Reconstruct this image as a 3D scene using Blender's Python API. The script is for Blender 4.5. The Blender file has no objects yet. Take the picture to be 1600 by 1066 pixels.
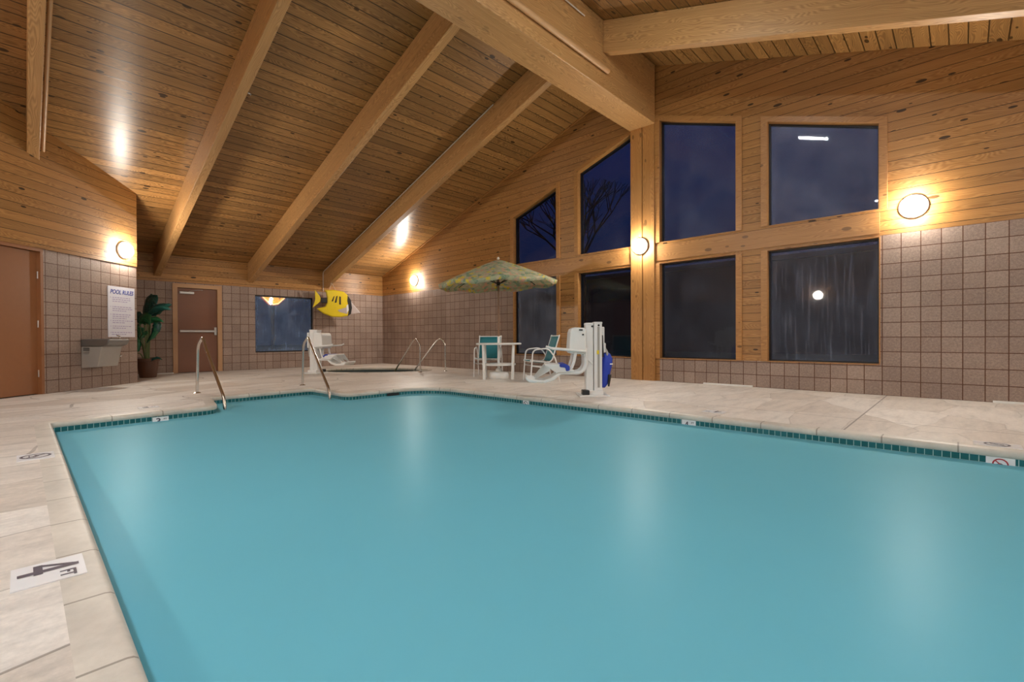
import bpy, bmesh, math, random
from mathutils import Vector, Matrix
random.seed(7)
D = bpy.data; C = bpy.context; SC = C.scene; COL = SC.collection
PI = math.pi

# ------------------------------------------------------------------ camera
cam = D.cameras.new('camera'); cam.sensor_width = 36; cam.lens = 736.02 / 1600 * 36; cam.clip_start = .02; cam.clip_end = 200
co = D.objects.new('camera', cam); COL.objects.link(co)
CF = Vector((-0.69150235, 0.7223364, -0.00739109)); CR = Vector((0.72237295, 0.69148410, -0.00520205)); CU = Vector((-0.00135318, 0.00893635, 0.99995915))
CP = Vector((13.91195269, -8.33260552, 0.8339433))
m = Matrix((CR, CU, -CF)).transposed().to_4x4(); m.translation = CP
co.matrix_world = m; SC.camera = co
# ------------------------------------------------------------------ world, exposure
LAMP = 104.0; LAMPC = (1.0, .925, .815); STRIP = 235.0
w = D.worlds.new('dusk'); SC.world = w; w.use_nodes = True
nt = w.node_tree; nt.nodes.clear()
o_ = nt.nodes.new('ShaderNodeOutputWorld'); bg = nt.nodes.new('ShaderNodeBackground')
tc = nt.nodes.new('ShaderNodeTexCoord'); sx = nt.nodes.new('ShaderNodeSeparateXYZ'); cr = nt.nodes.new('ShaderNodeValToRGB')
nt.links.new(tc.outputs['Generated'], sx.inputs[0]); nt.links.new(sx.outputs['Z'], cr.inputs[0])
cr.color_ramp.elements[0].position = 0; cr.color_ramp.elements[0].color = (.012, .022, .06, 1)
cr.color_ramp.elements[1].position = .45; cr.color_ramp.elements[1].color = (.006, .020, .12, 1)
nt.links.new(cr.outputs[0], bg.inputs[0]); nt.links.new(bg.outputs[0], o_.inputs[0]); bg.inputs[1].default_value = .16
vs = SC.view_settings; vs.view_transform = 'Standard'; vs.look = 'None'; vs.gamma = 1; vs.use_curve_mapping = False; vs.exposure = 1.65
SC.cycles.max_bounces = 8; SC.cycles.diffuse_bounces = 5; SC.cycles.glossy_bounces = 4; SC.cycles.transmission_bounces = 6
SC.cycles.transparent_max_bounces = 10; SC.cycles.sample_clamp_indirect = 4; SC.cycles.use_denoising = True
SC.cycles.caustics_reflective = False; SC.cycles.caustics_refractive = False

# ------------------------------------------------------------------ dimensions
HB = 2.2352; EAVE = 2.87; RX = 9.46; SL = 1 / 3.; XB = 18.92; YL = -11.6
DX, DY = 2.35, -6.76             # free corner of the diagonal wall
def ceilz(x): return EAVE + SL * (x if x < RX else 2 * RX - x)

# ------------------------------------------------------------------ node helper
class NT:
    def __init__(s, name):
        s.m = D.materials.new(name); s.m.use_nodes = True; s.t = s.m.node_tree; s.t.nodes.clear()
        s.out = s.n('ShaderNodeOutputMaterial')
    def n(s, ty, **kw):
        x = s.t.nodes.new(ty)
        for k, v in kw.items(): setattr(x, k, v)
        return x
    def set(s, sock, v):
        if isinstance(v, bpy.types.NodeSocket): s.t.links.new(v, sock)
        elif isinstance(v, (tuple, list)) and len(v) == 3 and sock.type == 'RGBA': sock.default_value = (*v, 1)
        else: sock.default_value = v
    def math(s, op, a, b=0.0, c=0.0):
        x = s.n('ShaderNodeMath', operation=op); s.set(x.inputs[0], a); s.set(x.inputs[1], b); s.set(x.inputs[2], c); return x.outputs[0]
    def mix(s, f, a, b, bt='MIX'):
        x = s.n('ShaderNodeMix', data_type='RGBA', blend_type=bt); s.set(x.inputs[0], f); s.set(x.inputs[6], a); s.set(x.inputs[7], b); return x.outputs[2]
    def ramp(s, f, pts):
        x = s.n('ShaderNodeValToRGB'); s.set(x.inputs[0], f); e = x.color_ramp.elements
        while len(e) < len(pts): e.new(.5)
        for i, (p, c) in enumerate(pts):
            e[i].position = p; e[i].color = (c, c, c, 1) if isinstance(c, (int, float)) else (*c, 1)
        return x.outputs[0]
    def noise(s, v, scale, detail=2, rough=.5, out=0):
        x = s.n('ShaderNodeTexNoise'); s.set(x.inputs['Vector'], v); x.inputs['Scale'].default_value = scale
        x.inputs['Detail'].default_value = detail; x.inputs['Roughness'].default_value = rough; return x.outputs[out]
    def comb(s, x, y, z=0.0):
        c = s.n('ShaderNodeCombineXYZ'); s.set(c.inputs[0], x); s.set(c.inputs[1], y); s.set(c.inputs[2], z); return c.outputs[0]
    def sep(s, v):
        c = s.n('ShaderNodeSeparateXYZ'); s.set(c.inputs[0], v); return c.outputs
    def coord(s, which='Object'): return s.n('ShaderNodeTexCoord').outputs[which]
    def principled(s, **kw):
        p = s.n('ShaderNodeBsdfPrincipled')
        for k, v in kw.items(): s.set(p.inputs[k.replace('_', ' ')], v)
        return p
    def bump(s, h, strength=.3, dist=.01):
        b = s.n('ShaderNodeBump'); b.inputs['Strength'].default_value = strength; b.inputs['Distance'].default_value = dist; s.set(b.inputs['Height'], h); return b.outputs[0]
    def done(s, sh): s.t.links.new(sh, s.out.inputs[0]); return s.m

def simple(name, col, rough=.5, metal=0., spec=.5, var=0., bump=0.):
    k = NT(name); c = col
    p = k.principled(Roughness=rough, Metallic=metal); p.inputs['Specular IOR Level'].default_value = spec
    nz = k.noise(k.coord(), 14, 4)
    d = max(var, .04)
    c = k.mix(nz, tuple(x * (1 - d) for x in col), tuple(min(1, x * (1 + d)) for x in col))
    k.set(p.inputs['Base Color'], c)
    if bump: k.set(p.inputs['Normal'], k.bump(k.noise(k.coord(), 60, 4), bump, .004))
    return k.done(p.outputs[0])

def wood(name, base, dark, pw=None, rough=.35, spec=.5, groove=.05, knots=.5, tint=.22, lam=False):
    """UV: u along the grain, v across, in metres; pw = board width"""
    k = NT(name); u, v, _ = k.sep(k.coord('UV'))
    if pw:
        vp = k.math('DIVIDE', v, pw); idn = k.math('FLOOR', vp); fr = k.math('FRACT', vp)
    else:
        vp = k.math('DIVIDE', v, .18); idn = k.math('FLOOR', k.math('MULTIPLY', v, .35)); fr = None
    off = k.math('MULTIPLY', idn, 13.37)
    wn = k.n('ShaderNodeTexWhiteNoise', noise_dimensions='1D'); k.set(wn.inputs['W'], idn)
    uu = k.math('ADD', u, off)
    gv = k.comb(k.math('MULTIPLY', uu, 1.3), k.math('MULTIPLY', v, 26), off)
    g1 = k.noise(gv, 1.0, 4, .6)
    warp = k.noise(k.comb(k.math('MULTIPLY', uu, .9), k.math('MULTIPLY', v, 5), off), 1.0, 2)
    wv = k.n('ShaderNodeTexWave', wave_type='BANDS', bands_direction='Y'); wv.inputs['Scale'].default_value = 1.0; wv.inputs['Distortion'].default_value = 1.5
    k.set(wv.inputs['Vector'], k.comb(k.math('MULTIPLY', uu, .5), k.math('ADD', k.math('MULTIPLY', v, 17), k.math('MULTIPLY', warp, 9)), off))
    gr = k.math('ADD', k.math('MULTIPLY', g1, .6), k.math('MULTIPLY', wv.outputs['Fac'], .35))
    c = k.mix(k.ramp(gr, [(.25, 0), (.8, 1)]), dark, base)
    big = k.noise(k.comb(k.math('MULTIPLY', uu, .35), k.math('MULTIPLY', v, 1.5)), 1.0, 2)
    br = k.math('ADD', 1 - tint / 2, k.math('MULTIPLY', k.math('ADD', wn.outputs[0], k.math('SUBTRACT', big, .5)), tint))
    c = k.mix(1.0, c, k.comb(br, br, br), 'MULTIPLY')
    vo = k.n('ShaderNodeTexVoronoi', feature='F1'); vo.inputs['Scale'].default_value = 1.0
    k.set(vo.inputs['Vector'], k.comb(k.math('MULTIPLY', uu, 3.0), k.math('MULTIPLY', vp, 1.15), off))
    rnd = k.sep(vo.outputs['Color'])[0]
    sz = k.math('MULTIPLY', k.math('POWER', rnd, 1.0), .19)
    kn = k.math('SMOOTHSTEP' if False else 'LESS_THAN', vo.outputs['Distance'], sz)
    halo = k.ramp(k.math('DIVIDE', vo.outputs['Distance'], k.math('ADD', sz, .02)), [(.6, 1), (1.9, 0)])
    c = k.mix(k.math('MULTIPLY', halo, .35 * knots), c, tuple(x * .35 for x in dark))
    c = k.mix(k.math('MULTIPLY', kn, knots), c, tuple(x * .13 for x in dark))
    p = k.principled(Roughness=rough); p.inputs['Specular IOR Level'].default_value = spec
    h = k.math('MULTIPLY', g1, .15)
    if pw:
        e = k.math('MINIMUM', fr, k.math('SUBTRACT', 1.0, fr))
        gm = k.math('LESS_THAN', e, groove)
        c = k.mix(k.math('MULTIPLY', gm, .9), c, tuple(x * .12 for x in dark))
        h = k.math('ADD', h, k.ramp(e, [(0, 0), (groove * 1.2, 1)]))
        k.set(p.inputs['Normal'], k.bump(h, .18, .004))
        tg = k.n('ShaderNodeTangent', direction_type='UV_MAP'); k.set(p.inputs['Tangent'], tg.outputs[0]); p.inputs['Anisotropic'].default_value = .75; p.inputs['Anisotropic Rotation'].default_value = .25
    elif lam:
        fl = k.math('FRACT', k.math('DIVIDE', v, .038)); lm = k.math('LESS_THAN', fl, .05)
        c = k.mix(k.math('MULTIPLY', lm, .35), c, tuple(x * .4 for x in dark))
    k.set(p.inputs['Base Color'], c)
    k.set(p.inputs['Roughness'], k.math('ADD', rough - .06, k.math('MULTIPLY', g1, .14)))
    return k.done(p.outputs[0])

def block_mat():
    k = NT('scored_block'); uv = k.coord('UV')
    b = k.n('ShaderNodeTexBrick'); k.set(b.inputs['Vector'], uv); b.offset = 0; b.squash = 1
    b.inputs['Scale'].default_value = 1; b.inputs['Brick Width'].default_value = .2032; b.inputs['Row Height'].default_value = .2032
    b.inputs['Mortar Size'].default_value = .0055; b.inputs['Mortar Smooth'].default_value = .1; b.inputs['Bias'].default_value = 0
    k.set(b.inputs['Color1'], (.285, .208, .170)); k.set(b.inputs['Color2'], (.35, .262, .215)); k.set(b.inputs['Mortar'], (.105, .043, .022))
    o = k.coord()
    sp = k.noise(uv, 90, 5, .75); sp2 = k.noise(uv, 38, 4, .7); st = k.noise(uv, 1.3, 3)
    f = k.ramp(k.math('MULTIPLY', k.math('ADD', sp, sp2), .5), [(.33, .68), (.5, 1.0), (.66, 1.42)])
    c = k.mix(1.0, b.outputs['Color'], f, 'MULTIPLY')
    c = k.mix(1.0, c, k.ramp(st, [(.3, .86), (.7, 1.1)]), 'MULTIPLY')
    p = k.principled(Roughness=.62); k.set(p.inputs['Base Color'], c); p.inputs['Specular IOR Level'].default_value = .35
    h = k.math('ADD', k.math('MULTIPLY', b.outputs['Fac'], -1.0), k.math('MULTIPLY', sp, .5))
    k.set(p.inputs['Normal'], k.bump(h, .5, .006))
    return k.done(p.outputs[0])

def deck_mat():
    k = NT('stamped_concrete'); o = k.coord(); x, y, z = k.sep(o)
    wob = k.noise(o, .8, 2, .5, 1)
    wx, wy, wz = k.sep(wob)
    # irregular flagstones, long across the walkway
    px = k.math('ADD', k.math('MULTIPLY', x, 1.95), k.math('MULTIPLY', wx, .5)); py = k.math('ADD', k.math('MULTIPLY', y, .95), k.math('MULTIPLY', wy, .8))
    vec = k.comb(px, py)
    ve = k.n('ShaderNodeTexVoronoi', feature='DISTANCE_TO_EDGE', voronoi_dimensions='2D'); k.set(ve.inputs['Vector'], vec); ve.inputs['Scale'].default_value = 1; ve.inputs['Randomness'].default_value = .75
    vc = k.n('ShaderNodeTexVoronoi', feature='F1', voronoi_dimensions='2D'); k.set(vc.inputs['Vector'], vec); vc.inputs['Scale'].default_value = 1; vc.inputs['Randomness'].default_value = .75
    r, g, b_ = k.sep(vc.outputs['Color'])
    c = k.mix(r, (.66, .60, .54), (.76, .715, .665))
    c = k.mix(k.math('MULTIPLY', k.math('GREATER_THAN', g, .72), .25), c, (.44, .36, .285))
    streak = k.noise(k.comb(k.math('MULTIPLY', x, 9), k.math('MULTIPLY', y, 2.0), k.math('MULTIPLY', r, 9)), 1, 5, .65)
    c = k.mix(1.0, c, k.ramp(streak, [(.25, .76), (.5, 1), (.75, 1.12)]), 'MULTIPLY')
    fine = k.noise(o, 26, 6, .7)
    c = k.mix(1.0, c, k.ramp(fine, [(.3, .85), (.7, 1.1)]), 'MULTIPLY')
    patch = k.ramp(k.noise(o, .55, 2), [(.42, 0), (.62, 1)])
    jm = k.math('LESS_THAN', ve.outputs['Distance'], .011)
    rt = k.math('GREATER_THAN', y, -3.6)
    jm = k.math('MULTIPLY', jm, k.math('SUBTRACT', 1.0, k.math('MULTIPLY', rt, .62)))
    jm = k.math('MULTIPLY', jm, k.ramp(k.noise(o, 1.1, 1), [(.38, .25), (.5, 1)]))
    c = k.mix(k.math('MULTIPLY', jm, .62), c, (.13, .10, .08))
    # straight saw joints: along the right walkway and across it
    j1 = k.math('MULTIPLY', k.math('LESS_THAN', k.math('ABSOLUTE', k.math('ADD', y, 2.55)), .006), k.math('GREATER_THAN', x, 9.0))
    j2 = k.math('MULTIPLY', k.math('LESS_THAN', k.math('ABSOLUTE', k.math('SUBTRACT', x, 13.15)), .007), k.math('GREATER_THAN', y, -3.6))
    c = k.mix(k.math('MULTIPLY', k.math('MAXIMUM', j1, j2), .7), c, (.10, .08, .07))
    p = k.principled(); k.set(p.inputs['Base Color'], c); p.inputs['Specular IOR Level'].default_value = .4
    k.set(p.inputs['Roughness'], k.math('ADD', .34, k.math('MULTIPLY', fine, .3)))
    h = k.math('ADD', k.math('MULTIPLY', jm, -1.0), k.math('ADD', k.math('MULTIPLY', streak, .5), k.math('MULTIPLY', fine, .35)))
    k.set(p.inputs['Normal'], k.bump(h, .3, .006))
    return k.done(p.outputs[0])

def coping_mat():
    k = NT('coping_concrete'); u, v, _ = k.sep(k.coord('UV')); o = k.coord()
    f = k.noise(o, 24, 6, .7); s = k.noise(o, 3, 3)
    c = k.mix(f, (.52, .475, .41), (.68, .635, .565)); c = k.mix(1.0, c, k.ramp(s, [(.3, .85), (.7, 1.1)]), 'MULTIPLY')
    sg = k.math('FRACT', k.math('ADD', k.math('DIVIDE', u, .46), .2)); e = k.math('LESS_THAN', sg, .022)
    c = k.mix(k.math('MULTIPLY', e, .65), c, (.12, .09, .06))
    p = k.principled(Roughness=.45); k.set(p.inputs['Base Color'], c)
    k.set(p.inputs['Normal'], k.bump(k.math('ADD', k.math('MULTIPLY', e, -1.), f), .25, .004))
    return k.done(p.outputs[0])

def tile_mat():
    k = NT('waterline_tile'); uv = k.coord('UV')
    b = k.n('ShaderNodeTexBrick'); k.set(b.inputs['Vector'], uv); b.offset = 0
    b.inputs['Scale'].default_value = 1; b.inputs['Brick Width'].default_value = .0508; b.inputs['Row Height'].default_value = .0508
    b.inputs['Mortar Size'].default_value = .0022; b.inputs['Mortar Smooth'].default_value = .1
    k.set(b.inputs['Color1'], (.012, .105, .115)); k.set(b.inputs['Color2'], (.022, .145, .165)); k.set(b.inputs['Mortar'], (.45, .62, .60))
    p = k.principled(Roughness=.16); k.set(p.inputs['Base Color'], b.outputs['Color'])
    return k.done(p.outputs[0])

def water_mat(name, col, alpha):
    """milky chlorinated water: scatters most light near the surface, a little passes through"""
    k = NT(name); o = k.coord()
    df = k.n('ShaderNodeBsdfDiffuse')
    cl = k.noise(o, .7, 4, .6)
    k.set(df.inputs[0], k.mix(cl, tuple(x * .96 for x in col), tuple(x * 1.05 for x in col)))
    tr = k.n('ShaderNodeBsdfTransparent'); k.set(tr.inputs[0], (.62, .93, .95))
    m1 = k.n('ShaderNodeMixShader'); m1.inputs[0].default_value = alpha
    k.t.links.new(tr.outputs[0], m1.inputs[1]); k.t.links.new(df.outputs[0], m1.inputs[2])
    gl = k.n('ShaderNodeBsdfGlossy'); gl.inputs['Roughness'].default_value = .34; k.set(gl.inputs[0], (.8, .95, 1))
    bp = k.bump(k.noise(o, 2.2, 3, .5), .10, .02); k.set(gl.inputs['Normal'], bp)
    fr = k.n('ShaderNodeFresnel'); fr.inputs[0].default_value = 1.33
    m2 = k.n('ShaderNodeMixShader'); k.set(m2.inputs[0], k.math('MULTIPLY', fr.outputs[0], .17))
    k.t.links.new(m1.outputs[0], m2.inputs[1]); k.t.links.new(gl.outputs[0], m2.inputs[2])
    return k.done(m2.outputs[0])

def pane_mat(name, haze, tint=(.52, .56, .66), streak=.5, edge=.4, size=(1.3, 1.8)):
    """night glass: reflects the room, condensation film of the given density"""
    k = NT(name); u, v, _ = k.sep(k.coord('UV')); o = k.coord('UV')
    tr = k.n('ShaderNodeBsdfTransparent'); k.set(tr.inputs[0], (.82, .86, .9))
    gl = k.n('ShaderNodeBsdfGlossy'); gl.inputs['Roughness'].default_value = .03
    fr = k.n('ShaderNodeFresnel'); fr.inputs[0].default_value = 1.5
    m1 = k.n('ShaderNodeMixShader'); k.set(m1.inputs[0], fr.outputs[0])
    k.t.links.new(tr.outputs[0], m1.inputs[1]); k.t.links.new(gl.outputs[0], m1.inputs[2])
    df = k.n('ShaderNodeBsdfDiffuse'); k.set(df.inputs[0], tint)
    cloud = k.noise(o, 1.8, 5, .6)
    runs = k.noise(k.comb(k.math('MULTIPLY', u, 22), k.math('MULTIPLY', v, 1.2)), 1, 3, .6)
    f = k.math('ADD', k.ramp(cloud, [(.3, .45), (.7, 1.2)]), k.math('MULTIPLY', k.ramp(runs, [(.5, 0), (.72, 1)]), streak))
    # film is thicker towards the pane's rim
    du = k.math('MINIMUM', u, k.math('SUBTRACT', size[0], u)); dv = k.math('MINIMUM', v, k.math('SUBTRACT', size[1], v))
    rim = k.ramp(k.math('MINIMUM', du, dv), [(0, 1), (.16, 0)])
    f = k.math('ADD', f, k.math('MULTIPLY', rim, edge))
    m2 = k.n('ShaderNodeMixShader'); k.set(m2.inputs[0], k.math('MULTIPLY', f, haze))
    k.t.links.new(m1.outputs[0], m2.inputs[1]); k.t.links.new(df.outputs[0], m2.inputs[2])
    return k.done(m2.outputs[0])

def emis(name, col, st):
    k = NT(name); e = k.n('ShaderNodeEmission'); k.set(e.inputs[0], col); e.inputs[1].default_value = st
    return k.done(e.outputs[0])

def floral_mat():
    k = NT('floral_canvas'); o = k.coord('UV')
    v = k.n('ShaderNodeTexVoronoi', feature='F1'); k.set(v.inputs['Vector'], o); v.inputs['Scale'].default_value = 11
    r, g, b = k.sep(v.outputs['Color'])
    c = k.ramp(r, [(0, (.28, .44, .30)), (.16, (.55, .62, .44)), (.36, (.74, .68, .52)), (.56, (.80, .50, .36)), (.72, (.90, .74, .08)), (.86, (.62, .66, .44))])
    k_ = c.node.color_ramp; k_.interpolation = 'CONSTANT'
    c = k.mix(k.ramp(v.outputs['Distance'], [(.45, 0), (.95, .8)]), c, (.50, .53, .38))
    c = k.mix(k.ramp(k.noise(o, 30, 3), [(.45, 0), (.6, .4)]), c, (.72, .70, .55))
    d = k.n('ShaderNodeBsdfDiffuse'); k.set(d.inputs[0], c); t = k.n('ShaderNodeBsdfTranslucent'); k.set(t.inputs[0], c)
    m_ = k.n('ShaderNodeMixShader'); m_.inputs[0].default_value = .45
    k.t.links.new(d.outputs[0], m_.inputs[1]); k.t.links.new(t.outputs[0], m_.inputs[2])
    return k.done(m_.outputs[0])

def leaf_mat(name, a, b):
    k = NT(name); u, v, _ = k.sep(k.coord('UV'))
    s = k.math('FRACT', k.math('ADD', k.math('MULTIPLY', v, 9), k.math('MULTIPLY', k.math('ABSOLUTE', u), 3)))
    c = k.mix(k.ramp(s, [(.0, 0), (.15, 1)]), a, b)
    c = k.mix(k.ramp(k.math('ABSOLUTE', u), [(.03, 1), (.09, 0)]), c, tuple(min(1, x * 2.2) for x in b))
    p = k.principled(Roughness=.38); k.set(p.inputs['Base Color'], c)
    return k.done(p.outputs[0])

M = {}
M['ceil'] = wood('pine_ceiling_boards', (.44, .235, .078), (.20, .094, .028), .185, rough=.34, knots=.85, tint=.44, groove=.042)
M['siding'] = wood('pine_wall_boards', (.47, .245, .078), (.29, .132, .038), .135, rough=.42, knots=.95, tint=.24, groove=.030)
M['glulam'] = wood('glulam_beam', (.57, .325, .128), (.35, .178, .062), None, rough=.42, knots=.22, tint=.2, lam=True)
M['trim'] = wood('pine_trim', (.50, .25, .078), (.33, .150, .045), None, rough=.36, knots=.55, tint=.16)
M['block'] = block_mat(); M['deck'] = deck_mat(); M['coping'] = coping_mat(); M['tile'] = tile_mat()
M['water'] = water_mat('pool_water', (.152, .475, .60), .94); M['tubwater'] = water_mat('spa_water', (.10, .20, .22), .75)
M['plaster'] = simple('pool_plaster', (.50, .78, .78), .7)
M['white'] = simple('white_plastic', (.78, .78, .76), .35); M['whitemetal'] = simple('white_powder_coat', (.76, .76, .75), .32)
M['steel'] = simple('stainless_steel', (.62, .60, .57), .20, 1.0); M['brushed'] = simple('brushed_steel', (.50, .48, .46), .38, .85)
M['greypanel'] = simple('warm_grey_steel_panel', (.36, .34, .31), .45, .2); M['basin'] = simple('dark_stainless', (.22, .21, .20), .30, .7)
M['black'] = simple('black_plastic', (.012, .012, .013), .4); M['blue'] = simple('blue_cover_fabric', (.012, .045, .42), .6)
M['bluebelt'] = simple('blue_belt', (.02, .05, .38), .6); M['teal'] = simple('teal_sling', (.010, .17, .21), .6, var=.1)
M['doorbrown'] = simple('brown_painted_door', (.19, .075, .038), .38, var=.05)
M['dooralt'] = simple('tan_brown_painted_door', (.30, .125, .050), .36, var=.05)
M['doorframe'] = simple('tan_painted_frame', (.46, .26, .13), .45); M['frameblk'] = simple('black_window_frame', (.010, .009, .010), .35)
M['poster'] = simple('poster_board', (.74, .74, .82), .45); M['ink'] = simple('blue_ink', (.02, .05, .36), .5); M['ink2'] = simple('violet_ink', (.40, .34, .56), .5)
M['marker'] = simple('marker_tile_white', (.80, .80, .82), .3); M['markerink'] = simple('dark_marker_ink', (.085, .07, .095), .5); M['red'] = simple('red_marker_ink', (.40, .02, .03), .4)
M['floral'] = floral_mat()
M['leafdark'] = leaf_mat('dark_leaf', (.006, .035, .030), (.012, .070, .055)); M['leafgreen'] = leaf_mat('green_leaf', (.010, .075, .030), (.02, .13, .05))
M['stem'] = simple('leaf_stalk', (.11, .15, .05), .5); M['pot'] = simple('brown_pot', (.11, .045, .022), .5, bump=.2); M['soil'] = simple('dark_mulch', (.03, .018, .01), .9, bump=.8)
M['fishyellow'] = simple('fish_yellow', (.80, .60, .01), .35); M['fishblack'] = simple('fish_black', (.012, .010, .010), .35); M['fishpale'] = simple('fish_pale', (.50, .42, .40), .4)
M['globe'] = emis('lit_globe', LAMPC, LAMP); M['lampbase'] = simple('lamp_base', (.80, .76, .70), .4)
M['tube'] = emis('fill_tube', (.86, .95, 1.0), STRIP); M['tubedim'] = emis('lit_tube_dim', (.86, .97, 1.0), STRIP * .22)  # full-strength tubes serve only the added fill strips
M['signyellow'] = emis('lit_sign_yellow', (1.0, .42, .02), .62); M['signred'] = emis('lit_sign_red', (.60, .05, .01), .25); M['signpale'] = emis('lit_sign_border', (1.0, .62, .25), .8)
M['glare'] = emis('glare_glow', (1, .93, .85), 8)
M['bronze'] = simple('bronze_pole', (.22, .12, .07), .45); M['grass'] = simple('night_lawn', (.05, .08, .02), .9); M['shrub'] = simple('shrub_leaves', (.06, .17, .025), .6, var=.3)
M['bark'] = simple('night_bark', (.025, .02, .018), .9); M['conduit'] = simple('painted_conduit', (.62, .55, .46), .4); M['woodpipe'] = simple('tan_pipe', (.48, .27, .12), .4)
M['extwall'] = simple('far_building_wall', (.045, .042, .045), .8)

# ------------------------------------------------------------------ mesh builder
class MB:
    def __init__(s): s.v = []; s.f = []; s.uv = []
    def poly(s, pts, uvs=None):
        n = len(s.v); s.v += [Vector(p) for p in pts]; s.f.append(list(range(n, n + len(pts))))
        if uvs is None: uvs = s.auto([Vector(p) for p in pts])
        s.uv.append([tuple(q) for q in uvs])
    def auto(s, P):
        nrm = Vector((0, 0, 0))
        for i in range(len(P)): nrm += P[i].cross(P[(i + 1) % len(P)])
        if nrm.length < 1e-12: return [(0, 0)] * len(P)
        nrm.normalize()
        if abs(nrm.z) > .9: return [(p.x, p.y) for p in P]
        t = Vector((-nrm.y, nrm.x, 0)).normalized()
        if abs(t.x) >= abs(t.y):
            if t.x < 0: t = -t
        elif t.y < 0: t = -t
        return [(p.dot(t), p.z) for p in P]
    def hexa(s, b, t):
        """b, t: four bottom and four top points in the same turning order"""
        s.poly([b[3], b[2], b[1], b[0]]); s.poly(t)
        for i in range(4): s.poly([b[i], b[(i + 1) % 4], t[(i + 1) % 4], t[i]])
    def box(s, c, d, R=None):
        c = Vector(c); R = R or Matrix.Identity(3); hx, hy, hz = [q / 2 for q in d]
        P = lambda a, b_, e: c + R @ Vector((a * hx, b_ * hy, e * hz))
        s.hexa([P(-1, -1, -1), P(1, -1, -1), P(1, 1, -1), P(-1, 1, -1)], [P(-1, -1, 1), P(1, -1, 1), P(1, 1, 1), P(-1, 1, 1)])
    def bar(s, p0, p1, wd, ht, up=(0, 0, 1)):
        """beam from p0 to p1 with wood uv along its length"""
        p0, p1 = Vector(p0), Vector(p1); a = (p1 - p0); L = a.length; a.normalize(); up = Vector(up)
        sd = a.cross(up).normalized(); u2 = sd.cross(a).normalized()
        c = [(-1, -1), (1, -1), (1, 1), (-1, 1)]
        A = [p0 + sd * x * wd / 2 + u2 * y * ht / 2 for x, y in c]; B = [q + a * L for q in A]; o = random.random() * 9
        vv = 0
        for i in range(4):
            j = (i + 1) % 4; wv = (A[j] - A[i]).length
            s.poly([A[i], A[j], B[j], B[i]], [(o, vv + o), (o, vv + wv + o), (L + o, vv + wv + o), (L + o, vv + o)]); vv += wv
        s.poly(A[::-1], [(0, 0), (0, .1), (.1, .1), (.1, 0)]); s.poly(B, [(0, 0), (0, .1), (.1, .1), (.1, 0)])
    def tube(s, pts, r, n=10, closed=False, caps=True, rr=None):
        P = [Vector(p) for p in pts]; N = len(P); rings = []; prev = None
        for i in range(N):
            if closed: t = (P[(i + 1) % N] - P[i - 1]).normalized()
            else: t = (P[min(i + 1, N - 1)] - P[max(i - 1, 0)]).normalized()
            if prev is None:
                a = Vector((0, 0, 1)) if abs(t.z) < .9 else Vector((1, 0, 0)); sd = t.cross(a).normalized()
            else: sd = (prev - t * prev.dot(t)).normalized()
            prev = sd; up = t.cross(sd); q = rr[i] if rr else r; b0 = len(s.v)
            for k_ in range(n):
                an = 2 * PI * k_ / n; s.v.append(P[i] + (sd * math.cos(an) + up * math.sin(an)) * q)
            rings.append(b0)
        for i in range(N if closed else N - 1):
            a, b = rings[i], rings[(i + 1) % N]
            for k_ in range(n):
                j = (k_ + 1) % n; s.f.append([a + k_, a + j, b + j, b + k_]); s.uv.append([(i * .1, k_ / n)] * 4)
        if caps and not closed:
            s.f.append([rings[0] + k_ for k_ in range(n)][::-1]); s.uv.append([(0, 0)] * n)
            s.f.append([rings[-1] + k_ for k_ in range(n)]); s.uv.append([(0, 0)] * n)
    def lathe(s, prof, n=24, c=(0, 0, 0), ax=(0, 0, 1)):
        c = Vector(c); ax = Vector(ax).normalized(); a = Vector((1, 0, 0)) if abs(ax.x) < .9 else Vector((0, 1, 0))
        e1 = ax.cross(a).normalized(); e2 = ax.cross(e1); rg = []
        for r, z in prof:
            b0 = len(s.v)
            for k_ in range(n):
                an = 2 * PI * k_ / n; s.v.append(c + (e1 * math.cos(an) + e2 * math.sin(an)) * max(r, 1e-4) + ax * z)
            rg.append(b0)
        for i in range(len(prof) - 1):
            for k_ in range(n):
                j = (k_ + 1) % n; s.f.append([rg[i] + k_, rg[i] + j, rg[i + 1] + j, rg[i + 1] + k_]); s.uv.append([(k_ / n, i * .1)] * 4)
    def prism(s, pts2, fr, d0, d1):
        """pts2 outline extruded between d0 and d1; fr(u, v, d) -> point"""
        A = [Vector(fr(u, v, d0)) for u, v in pts2]; B = [Vector(fr(u, v, d1)) for u, v in pts2]; uv = list(pts2)
        s.poly(A, uv); s.poly(B[::-1], uv[::-1])
        for i in range(len(A)):
            j = (i + 1) % len(A); s.poly([A[j], A[i], B[i], B[j]], [uv[j], uv[i], uv[i], uv[j]])
    def build(s, name, mat, parent=None, smooth=False, bev=0, seg=2, world=False, sub=0, fixn=True):
        me = D.meshes.new(name); off = Vector(parent.location) if (world and parent) else Vector((0, 0, 0))
        me.from_pydata([tuple(v - off) for v in s.v], [], s.f)
        ul = me.uv_layers.new(name='UVMap'); i = 0
        for fu in s.uv:
            for q in fu: ul.data[i].uv = q; i += 1
        bm = bmesh.new(); bm.from_mesh(me); bmesh.ops.remove_doubles(bm, verts=bm.verts, dist=1e-5)
        if fixn: bmesh.ops.recalc_face_normals(bm, faces=bm.faces)
        bm.to_mesh(me); bm.free()
        for m_ in (mat if isinstance(mat, list) else [mat]): me.materials.append(m_)
        o = D.objects.new(name, me); COL.objects.link(o)
        if parent: o.parent = parent
        if smooth:
            for p in me.polygons: p.use_smooth = True
            me.set_sharp_from_angle(angle=math.radians(40))
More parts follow.
